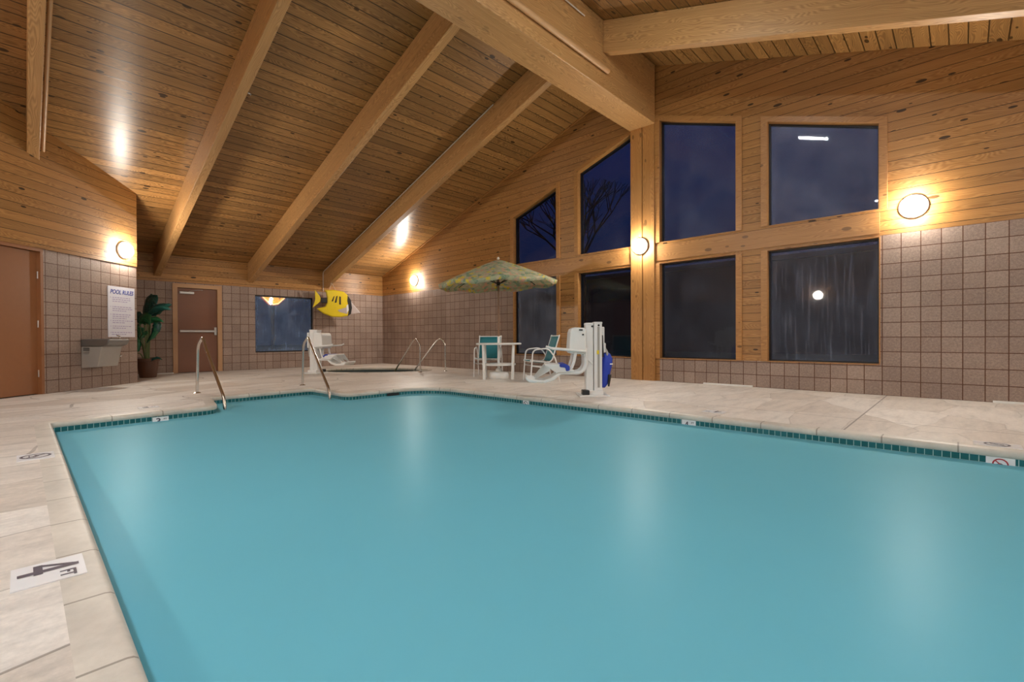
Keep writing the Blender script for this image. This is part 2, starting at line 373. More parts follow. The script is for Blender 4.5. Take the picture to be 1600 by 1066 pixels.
        if bev:
            b = o.modifiers.new('bevel', 'BEVEL'); b.width = bev; b.segments = seg; b.limit_method = 'ANGLE'; b.angle_limit = math.radians(40)
        if sub:
            q = o.modifiers.new('sub', 'SUBSURF'); q.levels = sub; q.render_levels = sub
        return o

def tag(o, label=None, cat=None, group=None, kind=None):
    if label: o['label'] = label
    if cat: o['category'] = cat
    if group: o['group'] = group
    if kind: o['kind'] = kind
    return o
def empty(name, loc, label=None, cat=None, group=None, rz=0, kind=None):
    o = D.objects.new(name, None); COL.objects.link(o); o.location = loc; o.rotation_euler = (0, 0, rz); o.empty_display_size = .1
    return tag(o, label, cat, group, kind)
def copy_tree(o, parent=None):
    c = o.copy(); COL.objects.link(c); c.parent = parent
    for ch in [x for x in D.objects if x.parent == o]: copy_tree(ch, c)
    return c
def arc(c, r, a0, a1, n, f=lambda u, v: (u, v, 0)):
    return [f(c[0] + r * math.cos(math.radians(a0 + (a1 - a0) * i / n)), c[1] + r * math.sin(math.radians(a0 + (a1 - a0) * i / n))) for i in range(n + 1)]
def bend(pts, r, n=5):
    """round the corners of a polyline"""
    P = [Vector(p) for p in pts]; out = [P[0]]
    for i in range(1, len(P) - 1):
        a, b = (P[i - 1] - P[i]), (P[i + 1] - P[i]); q = min(r, a.length * .49, b.length * .49); A = P[i] + a.normalized() * q; B = P[i] + b.normalized() * q
        for k_ in range(n + 1):
            t = k_ / n; out.append(A * (1 - t) ** 2 + P[i] * 2 * t * (1 - t) + B * t * t)
    return out + [P[-1]]

# ------------------------------------------------------------------ pool outline (tile face), anticlockwise from the near left
def fillet(pts):
    out = []
    n = len(pts)
    for i, (x, y, r) in enumerate(pts):
        p = Vector((x, y)); a = Vector(pts[i - 1][:2]) - p; b = Vector(pts[(i + 1) % n][:2]) - p
        if r <= 0: out.append(p); continue
        A = p + a.normalized() * r; B = p + b.normalized() * r
        for k_ in range(7):
            t = k_ / 6; out.append(A * (1 - t) ** 2 + p * 2 * t * (1 - t) + B * t * t)
    return out
POOL = fillet([(17.6, -8.13, 0), (17.6, -3.40, 0), (7.16, -3.40, .75), (7.19, -4.93, .16), (5.97, -4.95, .10), (6.08, -6.44, .10), (7.12, -6.62, .16), (7.24, -8.13, .06)])
def offset(P, d):
    """positive d = away from the water"""
    n = len(P); out = []
    area = sum(P[i].x * P[(i + 1) % n].y - P[(i + 1) % n].x * P[i].y for i in range(n)); sg = 1 if area > 0 else -1
    for i in range(n):
        a = (P[i] - P[i - 1]).normalized(); b = (P[(i + 1) % n] - P[i]).normalized()
        na = Vector((a.y, -a.x)) * sg; nb = Vector((b.y, -b.x)) * sg; m_ = (na + nb); m_.normalize(); k_ = 1 / max(.5, m_.dot(na)); out.append(P[i] + m_ * d * k_)
    return out
WZ = -.108
TUBC = Vector((2.84, -1.98)); TA = math.radians(40)
TUB = []
for i in range(40):
    a = 2 * PI * i / 40; q = Vector((1.42 * math.cos(a), .84 * math.sin(a))); TUB.append(TUBC + Vector((q.x * math.cos(TA) - q.y * math.sin(TA), q.x * math.sin(TA) + q.y * math.cos(TA))))

# floor with the two openings
def slab(name, outer, holes, z, mat):
    bm = bmesh.new(); es = []
    for loop in [outer] + holes:
        vs_ = [bm.verts.new((p[0], p[1], z)) for p in loop]
        for i in range(len(vs_)): es.append(bm.edges.new((vs_[i], vs_[(i + 1) % len(vs_)])))
    bmesh.ops.triangle_fill(bm, edges=es, use_beauty=True, normal=(0, 0, 1))
    for f in bm.faces:
        if f.normal.z < 0: f.normal_flip()
    me = D.meshes.new(name); bm.to_mesh(me); bm.free(); me.materials.append(mat)
    o = D.objects.new(name, me); COL.objects.link(o); return o
DWx, DWy = DX + (DY - YL), YL
room = [(-.1, .1), (-.1, DY - .1), (DX, DY - .1), (DWx, YL - .1), (XB + .1, YL - .1), (XB + .1, .1)]
RIM = .115
fl = slab('floor', [Vector(p) for p in room], [offset(POOL, RIM), offset(TUB, .10)], 0, M['deck']); tag(fl, kind='structure')

def sweep(name, P, prof, mat, parent=None, smooth=True):
    """prof: (offset, z) points swept round the closed outline P"""
    mb = MB(); n = len(P); L = [0]
    for i in range(n): L.append(L[-1] + (P[(i + 1) % n] - P[i]).length)
    R_ = [offset(P, d) for d, z in prof]; vv = 0
    for j in range(len(prof) - 1):
        dv = math.hypot(prof[j + 1][0] - prof[j][0], prof[j + 1][1] - prof[j][1])
        for i in range(n):
            k_ = (i + 1) % n
            a, b, c, d = [(*R_[j][i], prof[j][1]), (*R_[j][k_], prof[j][1]), (*R_[j + 1][k_], prof[j + 1][1]), (*R_[j + 1][i], prof[j + 1][1])]
            e_ = (P[k_] - P[i]).normalized(); w0 = e_.x * 1.3 + e_.y * .7
            mb.poly([a, b, c, d], [(Vector(q[:2]).dot(e_), vv + (dv if q in (c, d) else 0)) for q in (a, b, c, d)])
        vv += dv
    return mb.build(name, mat, parent, smooth=smooth)
pool = empty('swimming_pool', (12, -5.8, 0), 'swimming pool full of milky turquoise water, set in the stamped concrete deck', 'pool')
def to_local(o): # world-built mesh under an unrotated root
    for v in o.data.vertices: v.co -= Vector(o.parent.location)
cp = sweep('coping', POOL, [(RIM, 0), (.016, 0), (.002, -.003), (-.008, -.011), (-.012, -.022), (-.012, -.048), (-.006, -.057), (.02, -.06)], M['coping'], pool); to_local(cp)
# tile band: uv v chosen so that a full row starts just under the coping
tb = MB(); n = len(POOL); Ls = [0]
for i in range(n): Ls.append(Ls[-1] + (POOL[(i + 1) % n] - POOL[i]).length)
for i in range(n):
    a, b = POOL[i], POOL[(i + 1) % n]
    tb.poly([(*a, -.058), (*b, -.058), (*b, -.1596), (*a, -.1596)], [(Ls[i], .1016), (Ls[i + 1], .1016), (Ls[i + 1], 0), (Ls[i], 0)])
to_local(tb.build('tile_band', M['tile'], pool))
bs = MB(); PB = offset(POOL, .01)
for i in range(n):
    a, b = PB[i], PB[(i + 1) % n]; bs.poly([(*a, -.159), (*b, -.159), (*b, -1.25), (*a, -1.25)])
to_local(bs.build('basin_wall', M['plaster'], pool))
fb_ = slab('basin_floor', PB, [], -1.25, M['plaster']); fb_.parent = pool; to_local(fb_)
for i in range(3):
    st = MB(); x1 = 6.34 + .30 * i
    st.box(((5.95 + x1) / 2, -5.70, -.32 - .24 * i), (x1 - 5.95, 1.44, .22 + .0 * i)); st.box(((5.95 + x1) / 2, -5.70, -.85 - .12 * i), (x1 - 5.95, 1.44, .8 - .24 * i))
    st.build('entry_step', M['plaster'], pool, world=True)
wt = slab('water_surface', offset(POOL, .002), [], WZ, M['water']); wt.parent = pool; to_local(wt)
# return skimmer slot in the far tile wall
sk = MB(); sk.box((7.175, -4.08, -.085), (.02, .30, .045)); sk.build('skimmer_opening', M['black'], pool, world=True)

tub = empty('hot_tub', (*TUBC, 0), 'sunken oval whirlpool tub with dark waterline in the far corner of the deck', 'hot tub')
to_local(sweep('spa_coping', TUB, [(.10, 0), (.10, .012), (.03, .014), (.0, .006), (-.012, -.02), (0, -.045)], M['coping'], tub))
to_local(sweep('spa_wall', TUB, [(0, -.045), (0, -1.0)], simple('spa_dark_tile', (.05, .07, .075), .3), tub))
x = slab('spa_floor', TUB, [], -1.0, M['plaster']); x.parent = tub; to_local(x)
x = slab('spa_water', TUB, [], -.17, M['tubwater']); x.parent = tub; to_local(x)

# ------------------------------------------------------------------ walls
TH = .22
def panel(mb, fr, a0, a1, zb0, zb1, zt0, zt1, d0=0., d1=TH, uo=0., wood_=False):
    """wall piece between a0 and a1; bottoms zb0/zb1 and tops zt0/zt1 at either end; fr(a, d, z)"""
    pts = [(a0, zb0), (a1, zb1), (a1, zt1), (a0, zt0)]
    F_ = [fr(a, d0, z) for a, z in pts]; B_ = [fr(a, d1, z) for a, z in pts]
    uv = [(a - uo, z) for a, z in pts]
    mb.poly(F_, uv); mb.poly(B_[::-1], uv[::-1])
    for i in range(4):
        j = (i + 1) % 4; mb.poly([F_[j], F_[i], B_[i], B_[j]], [uv[j], uv[i], (uv[i][0] + .001, uv[i][1] + TH), (uv[j][0] + .001, uv[j][1] + TH)])
fR = lambda a, d, z: (a, d, z)               # right wall: plane y = 0, outward +y
fF = lambda a, d, z: (-d, a, z)              # far wall: plane x = 0, outward -x
q2 = math.sqrt(.5)
fD = lambda a, d, z: (DX + a * q2 - d * q2, DY - a * q2 - d * q2, z)   # diagonal wall, a grows towards the camera
W = [(6.00, 7.35), (7.92, 9.21), (9.79, 11.17), (11.63, 13.07)]
SILL = .43; LT = 2.215; UB = 2.60
def utop(x): return ceilz(x) - (1.13 if x < RX else 1.02)
wr = MB(); ws = MB(); UO = 13.3007
panel(wr, fR, -TH, 6.00, 0, 0, HB, HB, uo=UO); panel(ws, fR, -TH, 6.0, HB, HB, ceilz(0) - TH * SL + .0, ceilz(6.0) + .05)
panel(wr, fR, 13.07, XB + TH, 0, 0, HB, HB, uo=UO); panel(ws, fR, 13.07, XB + TH, HB, HB, ceilz(13.07) + .05, ceilz(XB) + .05)
edges_ = [6.00, 7.35, 7.92, 9.21, 9.79, 11.17, 11.63, 13.07]
for i in range(7):
    a0, a1 = edges_[i], edges_[i + 1]
    if i == 3:
        panel(ws, fR, a0, RX, 0, 0, ceilz(a0) + .05, ceilz(RX) + .05); panel(ws, fR, RX, a1, 0, 0, ceilz(RX) + .05, ceilz(a1) + .05); continue
    panel(wr, fR, a0, a1, 0, 0, SILL, SILL, uo=UO)
    if i % 2: panel(ws, fR, a0, a1, SILL, SILL, ceilz(a0) + .05, ceilz(a1) + .05)
    else:
        panel(ws, fR, a0, a1, LT, LT, UB, UB); panel(ws, fR, a0, a1, utop(a0), utop(a1), ceilz(a0) + .05, ceilz(a1) + .05)
wall_r = wr.build('wall_right', M['block']); tag(wall_r, kind='structure')
ws.build('wood_siding', M['siding'], wall_r)
# far wall with its window (a = y)
FW = (-3.90, -2.30); FZ = (.46, 2.035); DR = (-5.69, -4.77)
wf = MB(); wfs = MB(); FY0 = DY - .1
panel(wf, fF, FY0, DR[0], 0, 0, HB, HB, uo=-5.69 % .2032); panel(wf, fF, DR[1], FW[0], 0, 0, HB, HB); panel(wf, fF, FW[0], FW[1], 0, 0, FZ[0], FZ[0]); panel(wf, fF, FW[0], FW[1], FZ[1], FZ[1], HB, HB)
panel(wf, fF, FW[1], TH, 0, 0, HB, HB); panel(wf, fF, DR[0], DR[1], 2.13, 2.13, HB, HB)
panel(wfs, fF, FY0, TH, HB, HB, EAVE + .0, EAVE + .0)
wall_f = wf.build('wall_far', M['block']); tag(wall_f, kind='structure'); wfs.build('wood_siding', M['siding'], wall_f)
# diagonal wall
DL = (DY - YL) / q2
D1 = (1.86, 2.86)  # door span along the wall
wd = MB(); wds = MB()
panel(wd, fD, 0, D1[0], 0, 0, HB, HB); panel(wd, fD, D1[1], DL, 0, 0, HB, HB); pass
panel(wds, fD, 0, DL, HB, HB, ceilz(DX) + .02, ceilz(DX + DL * q2) + .02, d0=-.012)
wall_d = wd.build('wall_left', M['block']); tag(wall_d, kind='structure'); wds.build('wood_siding', M['siding'], wall_d)
rt_ = MB(); panel(rt_, lambda a, d, z: (a, DY - .08 - d, z), -.1, DX - .06, 0, 0, HB, HB); rs_ = MB(); panel(rs_, lambda a, d, z: (a, DY - .08 - d, z), -.1, DX - .06, HB, HB, ceilz(0) - .02, ceilz(DX))
o = rt_.build('wall_recess', M['block']); tag(o, kind='structure'); rs_.build('wood_siding', M['siding'], o)
bl = MB(); bls = MB(); panel(bl, lambda a, d, z: (a, YL - d, z), DWx, XB + TH, 0, 0, HB, HB)
panel(bls, lambda a, d, z: (a, YL - d, z), DWx, RX, HB, HB, ceilz(DWx) + .02, ceilz(RX) + .02); panel(bls, lambda a, d, z: (a, YL - d, z), RX, XB + TH, HB, HB, ceilz(RX) + .02, EAVE + .02)
o = bl.build('wall_side', M['block']); tag(o, kind='structure'); bls.build('wood_siding', M['siding'], o)
bk = MB(); bks = MB(); panel(bk, lambda a, d, z: (XB + d, a, z), YL - TH, TH, 0, 0, HB, HB); panel(bks, lambda a, d, z: (XB + d, a, z), YL - TH, TH, HB, HB, EAVE, EAVE)
o = bk.build('wall_back', M['block']); tag(o, kind='structure'); bks.build('wood_siding', M['siding'], o)
# ceiling
ce = MB(); Y0, Y1 = YL - .3, .3; K = math.sqrt(1 + SL * SL)
for a, b in ((-.3, RX), (XB + .3, RX)):
    z0, z1 = EAVE - .1, ceilz(RX); L = (RX + .3) * K
    ce.poly([(a, Y0, z0), (b, Y0, z1), (b, Y1, z1), (a, Y1, z0)], [(Y0, 0), (Y0, L), (Y1, L), (Y1, 0)])
    ce.poly([(a, Y0, z0 + .2), (b, Y0, z1 + .2), (b, Y1, z1 + .2), (a, Y1, z0 + .2)][::-1])
o = ce.build('ceiling', M['ceil'], fixn=False); tag(o, kind='structure')
# thin ledge strip over the block course of the far wall, siding edge trims
def trim(n_, bars):
    mb = MB()
    for b in bars: mb.bar(*b)
    return tag(mb.build('trim_%d' % n_, M['trim'], bev=.002), kind='structure')
trim(1, [((.012, FY0, HB + .008), (.012, 0, HB + .008), .03, .022)])
trim(2, [((0, -.008, ceilz(0) - .02), (9.2, -.008, ceilz(9.2) - .02), .016, .035)])
# centre post: two boards floor to ridge beam; horizontal band between the window rows
trim(3, [((9.337, -.03, 0), (9.337, -.03, 4.86), .235, .06, (0, 1, 0)), ((9.585, -.022, 0), (9.585, -.022, 5.2), .235, .044, (0, 1, 0))])
trim(4, [((5.9, -.008, 2.41), (9.22, -.008, 2.41), .016, .30), ((9.70, -.008, 2.41), (13.07, -.008, 2.41), .016, .30)])

# ------------------------------------------------------------------ windows
PANE = {}
def window(num, fr, a0, a1, z0, zt0, zt1, haze, casing='LRT', tint=(.46, .53, .72), streak=.5, edge=.4, depth=.12):
    g = empty('window_%d' % num, fr((a0 + a1) / 2, 0, z0), kind='structure')
    f = MB(); w_ = .032
    pts = [(a0, z0), (a1, z0), (a1, zt1), (a0, zt0)]
    def ring(mb, inset, d0, d1):
        P = [Vector(p) for p in pts]; c = sum(P, Vector((0, 0))) / 4; I = offset([Vector(p) for p in pts], -inset)
        for i in range(4):
            j = (i + 1) % 4; A = [(P[i], d0), (P[j], d0), (I[j], d0), (I[i], d0)]
            mb.hexa([fr(q.x, d0, q.y) for q in (P[i], P[j], I[j], I[i])], [fr(q.x, d1, q.y) for q in (P[i], P[j], I[j], I[i])])
    ring(f, w_, depth - .035, depth + .035); f.build('window_frame', M['frameblk'], g, world=True)
    p = MB(); I = offset([Vector(q) for q in pts], -w_ * .6)
    p.poly([fr(q.x, depth, q.y) for q in I], [(q.x - a0, q.y - z0) for q in I])
    pane = p.build('pane', pane_mat('condensation_glass_%d' % num, haze, tint, streak, edge, (a1 - a0, (zt0 + zt1) / 2 - z0)), g, world=True, fixn=False)
    if casing:
        c = MB(); b = .085; t = .028
        if 'L' in casing: c.hexa(*[[fr(a, d, z) for a, z in ((a0 - b, z0 - .0), (a0 + .012, z0 - .0), (a0 + .012, zt0), (a0 - b, zt0 - b * (1 if zt1 != zt0 else 0) * (SL if zt1 > zt0 else -SL)))] for d in (-t, .0)])
        if 'R' in casing: c.hexa(*[[fr(a, d, z) for a, z in ((a1 - .012, z0), (a1 + b, z0), (a1 + b, zt1 + b * (SL if zt1 > zt0 else -SL if zt1 < zt0 else 0)), (a1 - .012, zt1))] for d in (-t, .0)])
        s_ = (zt1 - zt0) / (a1 - a0)
        if 'T' in casing: c.hexa(*[[fr(a, d, z) for a, z in ((a0 - b, zt0 - b * s_ - .004), (a1 + b, zt1 + b * s_ - .004), (a1 + b, zt1 + b * s_ + b), (a0 - b, zt0 - b * s_ + b))] for d in (-t, .0)])
        c.build('casing', M['trim'], g, world=True, bev=.003)
        r = MB()                                 # wooden reveal lining
        for (p0, q0), (p1, q1) in (((a0, z0), (a0, zt0)), ((a1, z0), (a1, zt1)), ((a0, zt0), (a1, zt1)), ((a0, z0), (a1, z0))):
            v = Vector((p1 - p0, q1 - q0)).normalized(); nn = Vector((-v.y, v.x)) * .006
            r.hexa([fr(p0 - nn.x, -.02, q0 - nn.y), fr(p1 - nn.x, -.02, q1 - nn.y), fr(p1 + nn.x, -.02, q1 + nn.y), fr(p0 + nn.x, -.02, q0 + nn.y)],
                   [fr(p0 - nn.x, depth - .034, q0 - nn.y), fr(p1 - nn.x, depth - .034, q1 - nn.y), fr(p1 + nn.x, depth - .034, q1 + nn.y), fr(p0 + nn.x, depth - .034, q0 + nn.y)])
        r.build('reveal', M['trim'], g, world=True)
    return g
HZL = [.24, .012, .055, .10]; HZU = [.006, .016, .075, .19]
for i, (a0, a1) in enumerate(W):
    window(i + 1, fR, a0, a1, SILL, LT, LT, HZL[i], streak=1.4 if i == 3 else .5, edge=.8, casing=('R', 'LR', 'LR', 'L')[i])
    window(i + 5, fR, a0, a1, UB, utop(a0), utop(a1), HZU[i], streak=.15, edge=.5)
window(9, fF, FW[0], FW[1], FZ[0], FZ[1], FZ[1], .24, casing='', tint=(.40, .55, .82), streak=.6, edge=.9)  # blue outdoor dusk light is put into the condensation film's tint

# ------------------------------------------------------------------ beams
def rafter(y, x0, x1, lab, cut=None):
    """-y face at y; bottom runs parallel to the ceiling 0.52 below it"""
    mb = MB(); s_ = SL if x0 < RX else -SL
    zb = lambda x: ceilz(x) - .52; zt = lambda x: ceilz(x) - .005
    y2 = y + .14
    A = [(x0, y, zb(x0)), (x1, y, zb(x1)), (x1, y, zt(x1)), (x0, y, zt(x0))]; B = [(p[0], y2, p[2]) for p in A]; o = random.random() * 7
    U = [(p[0] + o, p[2] - s_ * p[0] + 40 + o) for p in A]
    mb.poly(A, U); mb.poly(B[::-1], [(u + .7, v + 3) for u, v in U[::-1]])
    for i in range(4):
        j = (i + 1) % 4; mb.poly([A[j], A[i], B[i], B[j]], [(A[j][0] + o, 9 + o), (A[i][0] + o, 9 + o), (A[i][0] + o, 9.14 + o), (A[j][0] + o, 9.14 + o)])
    r = mb.build('rafter', M['glulam'], bev=.006)
    return tag(r, lab, 'beam', 'sloping laminated roof beams')
rafter(-8.24, 3.62, 9.2, 'leftmost laminated roof beam, nearly vertical in view, ending on the wood above the brown door')
rafter(-6.12, .0, 9.2, 'laminated roof beam ending at the left of the far exit door, second from the left')
rafter(-4.08, .0, 9.2, 'laminated roof beam ending between the far exit door and the far window')
rb4 = rafter(-2.0, .0, 9.2, 'laminated roof beam with pale conduit, ending above the yellow fish')
rafter(-1.80, 9.72, XB, 'laminated roof beam crossing the top right, on the near side of the ridge beam')
mb = MB(); mb.bar((9.46, YL, 5.42), (9.46, -.03, 5.42), .52, 1.14); o = mb.build('ridge_beam', M['glulam'], bev=.008)
tag(o, 'deep laminated ridge beam at the roof peak, resting on the centre window post', 'beam')
PZ = 5.13
mb = MB(); mb.tube([(9.765, YL, PZ), (9.765, -1.72, PZ)], .042, 10); o = mb.build('ridge_pipe', M['woodpipe'], smooth=True)
tag(o, 'tan pipe fixed along the side of the deep ridge beam', 'pipe')
mb = MB(); mb.tube([(9.75, YL, 5.72), (9.75, -2.35, 5.72)], .010, 8); o = mb.build('ridge_cable', M['conduit'], smooth=True)
tag(o, 'thin pale cable high on the ridge beam near the ceiling', 'cable')
# pale conduit up the roof beam above the fish
mb = MB(); yy = -2.016
mb.tube(bend([(.02, yy - .0, 2.25), (.02, yy, 2.83), (7.4, yy, ceilz(7.4) - .03)], .10), .011, 8); o = mb.build('electrical_conduit', M['conduit'], smooth=True)
tag(o, 'thin pale conduit running up the dark side of the roof beam above the fish', 'conduit')
mb = MB(); mb.tube([(3.58, -8.06, ceilz(3.58) - .33), (9.18, -8.06, ceilz(9.18) - .33)], .024, 10); o = mb.build('sprinkler_pipe', M['woodpipe'], smooth=True)
tag(o, 'tan sprinkler pipe running beside the leftmost roof beam', 'pipe')
sp = empty('fire_sprinkler', (6.05, -5.93, ceilz(6.05) - .30), 'small brass sprinkler head beside the second roof beam from the left', 'sprinkler')
mb = MB(); mb.tube([(0, 0, 0), (0, .06, -.01)], .014, 8); mb.build('body', M['steel'], sp, smooth=True)
mb = MB(); mb.lathe([(0, -.012), (.03, -.01), (.03, -.004), (0, 0)], 12, (0, .07, -.012), (0, 1, 0)); mb.build('deflector', M['steel'], sp, smooth=True)

# ------------------------------------------------------------------ lamps
def wall_lamp():
    g = empty('wall_lamp', (0, 0, 0))
    b = MB(); b.lathe([(0, 0), (.155, 0), (.16, .01), (.155, .03), (.135, .045), (0, .045)], 32, ax=(0, -1, 0)); b.build('lamp_base', M['lampbase'], g, smooth=True)
    s_ = MB(); s_.lathe([(.128, .04), (.135, .06), (.13, .085), (.112, .108), (.08, .125), (.04, .134), (0, .136)], 32, ax=(0, -1, 0)); s_.build('globe', M['globe'], g, smooth=True)
    return g
lamp0 = wall_lamp()
def lamp(loc, rz, lab, first=[True]):
    o = lamp0 if first[0] else copy_tree(lamp0); first[0] = False
    o.location = loc; o.rotation_euler = (0, 0, rz); return tag(o, lab, 'lamp', 'round wall lamps')
lamp((1.88, 0, 2.58), 0, 'lit round wall lamp between the far corner and the flowered parasol')
lamp((9.43, -.06, 2.575), 0, 'lit round wall lamp on the centre wooden post between the windows')
lamp((13.43, 0, 2.57), 0, 'lit round wall lamp on boards right of the rightmost windows')
lamp(fD(.33, -.012, 2.50), PI / 2 + PI / 4, 'lit round wall lamp above the pool rules sign')
lamp((10.1, YL, 2.32), PI, 'round wall lamp on the side wall behind the camera, beyond the deck')
lamp((XB, -9.0, 2.55), -PI / 2, 'added round fill lamp out of view on the back wall, left one')  # added out of view to even the light on pool and foreground
lamp((XB, -2.5, 2.55), -PI / 2, 'added round fill lamp out of view on the back wall, right one')  # second added fill lamp, also out of view
def strip_light(x, y, lab, mt='tube'):
    z = ceilz(x) - .10
    g = empty('strip_light', (x, y, z), lab, 'ceiling light', 'tube strip lights on the roof slope'); s_ = -SL if x > RX else SL
    h = MB(); h.bar((-.3, 0, -.3 * s_ + .05), (.3, 0, .3 * s_ + .05), .16, .07); h.build('housing', M['white'], g, bev=.01)
    for dy in (-.04, .04):
        t = MB(); t.tube([(-.27, dy, -.27 * s_), (.27, dy, .27 * s_)], .016, 10); t.build('tube', M[mt], g, smooth=True)
strip_light(11.5, -3.7, 'white twin tube light on the roof slope over the deep end', 'tubedim')
strip_light(8.3, -10.3, 'added twin tube fill light out of view on the far roof slope over the left walkway')  # added unseen fill, brightens the left deck and beam sides
strip_light(12.2, -10.2, 'added twin tube fill light on the roof slope over the left walkway, beside the camera')  # added unseen fill for the near left deck
strip_light(15.6, -8.6, 'added twin tube fill light on the roof slope behind the camera')  # added unseen fill from behind the camera

# ------------------------------------------------------------------ doors
g = empty('door_1', fD(2.36, 0, 0), kind='structure'); a0, a1 = D1
mb = MB(); panel(mb, fD, a0 + .04, a1 - .04, .012, .012, 2.18, 2.18, .06, .105); mb.build('door_leaf', M['dooralt'], g, world=True, bev=.003)
mb = MB(); panel(mb, fD, a0, a0 + .045, 0, 0, HB, HB, -.004, .12); panel(mb, fD, a1 - .045, a1, 0, 0, HB, HB, -.004, .12); panel(mb, fD, a0 + .045, a1 - .045, 2.185, 2.185, HB, HB, -.004, .12)
mb.build('door_frame', M['dooralt'], g, world=True, bev=.003)
for z in (.32, 1.08, 1.83):
    mb = MB(); mb.tube([fD(a0 + .042, .045, z - .055), fD(a0 + .042, .045, z + .055)], .011, 10); h = mb.build('hinge', M['brushed'], g, world=True, smooth=True)
mb = MB(); mb.lathe([(0, 0), (.03, 0), (.03, .01), (.012, .012), (.012, .04), (.028, .05), (.03, .07), (0, .078)], 20, fD(a1 - .12, .06, 1.0), (q2, q2, 0)); mb.build('knob', M['brushed'], g, world=True, smooth=True)
g = empty('door_2', (0, (DR[0] + DR[1]) / 2, 0), kind='structure'); b0, b1 = DR
mb = MB(); panel(mb, fF, b0 + .03, b1 - .03, .01, .01, 2.10, 2.10, .04, .085); mb.build('door_leaf', M['doorbrown'], g, world=True, bev=.003)
mb = MB()
for (p, q) in ((b0 - .07, b0 + .03), (b1 - .03, b1 + .07)): panel(mb, fF, p, q, 0, 0, HB - .03, HB - .03, -.03, .10)
panel(mb, fF, b0 + .03, b1 - .03, 2.105, 2.105, HB - .03, HB - .03, -.03, .10); mb.build('door_frame', M['doorframe'], g, world=True, bev=.004)
mb = MB(); mb.box((-.012, -5.21, 1.035), (.045, .80, .055)); pb = mb.build('push_bar', M['brushed'], g, world=True, bev=.008)
mb = MB(); mb.box((-.012, -4.845, 1.035), (.055, .05, .20)); mb.build('latch_case', M['brushed'], g, world=True, bev=.006)
mb = MB(); mb.box((-.005, -5.46, 1.985), (.06, .30, .055)); mb.build('closer_body', M['brushed'], g, world=True, bev=.006)
mb = MB(); mb.tube([(.03, -5.42, 2.02), (.10, -5.30, 2.05), (.0, -5.12, 2.07)], .008, 8); mb.build('closer_arm', M['brushed'], g, world=True)
mb = MB(); mb.box((.03, -6.2, .012), (.05, .9, .024)); o = mb.build('baseboard_far', M['white'], bev=.004); tag(o, kind='structure')
def floor_strip(x0, x1, lab):
    mb = MB(); mb.box(((x0 + x1) / 2, -.03, .012), (x1 - x0, .05, .024)); o = mb.build('white_strip', M['white'], bev=.004); tag(o, lab, 'floor vent', 'low white floor strips')  # low white box along the wall base
floor_strip(10.62, 11.42, 'low white strip on the deck at the wall base, right of the centre post')
floor_strip(14.18, 15.0, 'low white strip on the deck at the wall base, at the right picture edge')

# ------------------------------------------------------------------ text helper
def text_mesh(name, body, size, mat, parent, mtx, off=0.0, ext=.001, shear=0., align='CENTER', scalex=1.):
    c = D.curves.new(name + '_c', 'FONT'); c.body = body; c.size = size; c.offset = off; c.extrude = ext; c.align_x = align; c.align_y = 'CENTER'; c.shear = shear
    t = D.objects.new(name + '_t', c); COL.objects.link(t); C.view_layer.update()
    me = D.meshes.new_from_object(t.evaluated_get(C.evaluated_depsgraph_get())); D.objects.remove(t); me.name = name
    me.transform(Matrix.Diagonal((scalex, 1, 1, 1))); me.materials.clear(); me.materials.append(mat)
    o = D.objects.new(name, me); COL.objects.link(o); o.parent = parent; me.transform(mtx); return o
def frame_m(o_, ux, uy):
    ux, uy = Vector(ux).normalized(), Vector(uy).normalized(); uz = ux.cross(uy)
    m_ = Matrix((ux, uy, uz)).transposed().to_4x4(); m_.translation = Vector(o_); return m_
def ring_pts(r, n=28): return [(r * math.cos(2 * PI * i / n), r * math.sin(2 * PI * i / n)) for i in range(n)]
def ring_mesh(mb, mtx, r0, r1, h, sx_=1.):
    n = 32
    for i in range(n):
        a, b = 2 * PI * i / n, 2 * PI * (i + 1) / n
        P = [mtx @ Vector((r * math.cos(t) * sx_, r * math.sin(t), h)) for r, t in ((r0, a), (r1, a), (r1, b), (r0, b))]; mb.poly(P)
def stroke(mb, mtx, p, q, wd, h):
    p, q = Vector(p), Vector(q); t = (q - p).normalized(); nn = Vector((-t.y, t.x)) * wd / 2
    mb.poly([mtx @ Vector((*v, h)) for v in (p - nn, q - nn, q + nn, p + nn)])
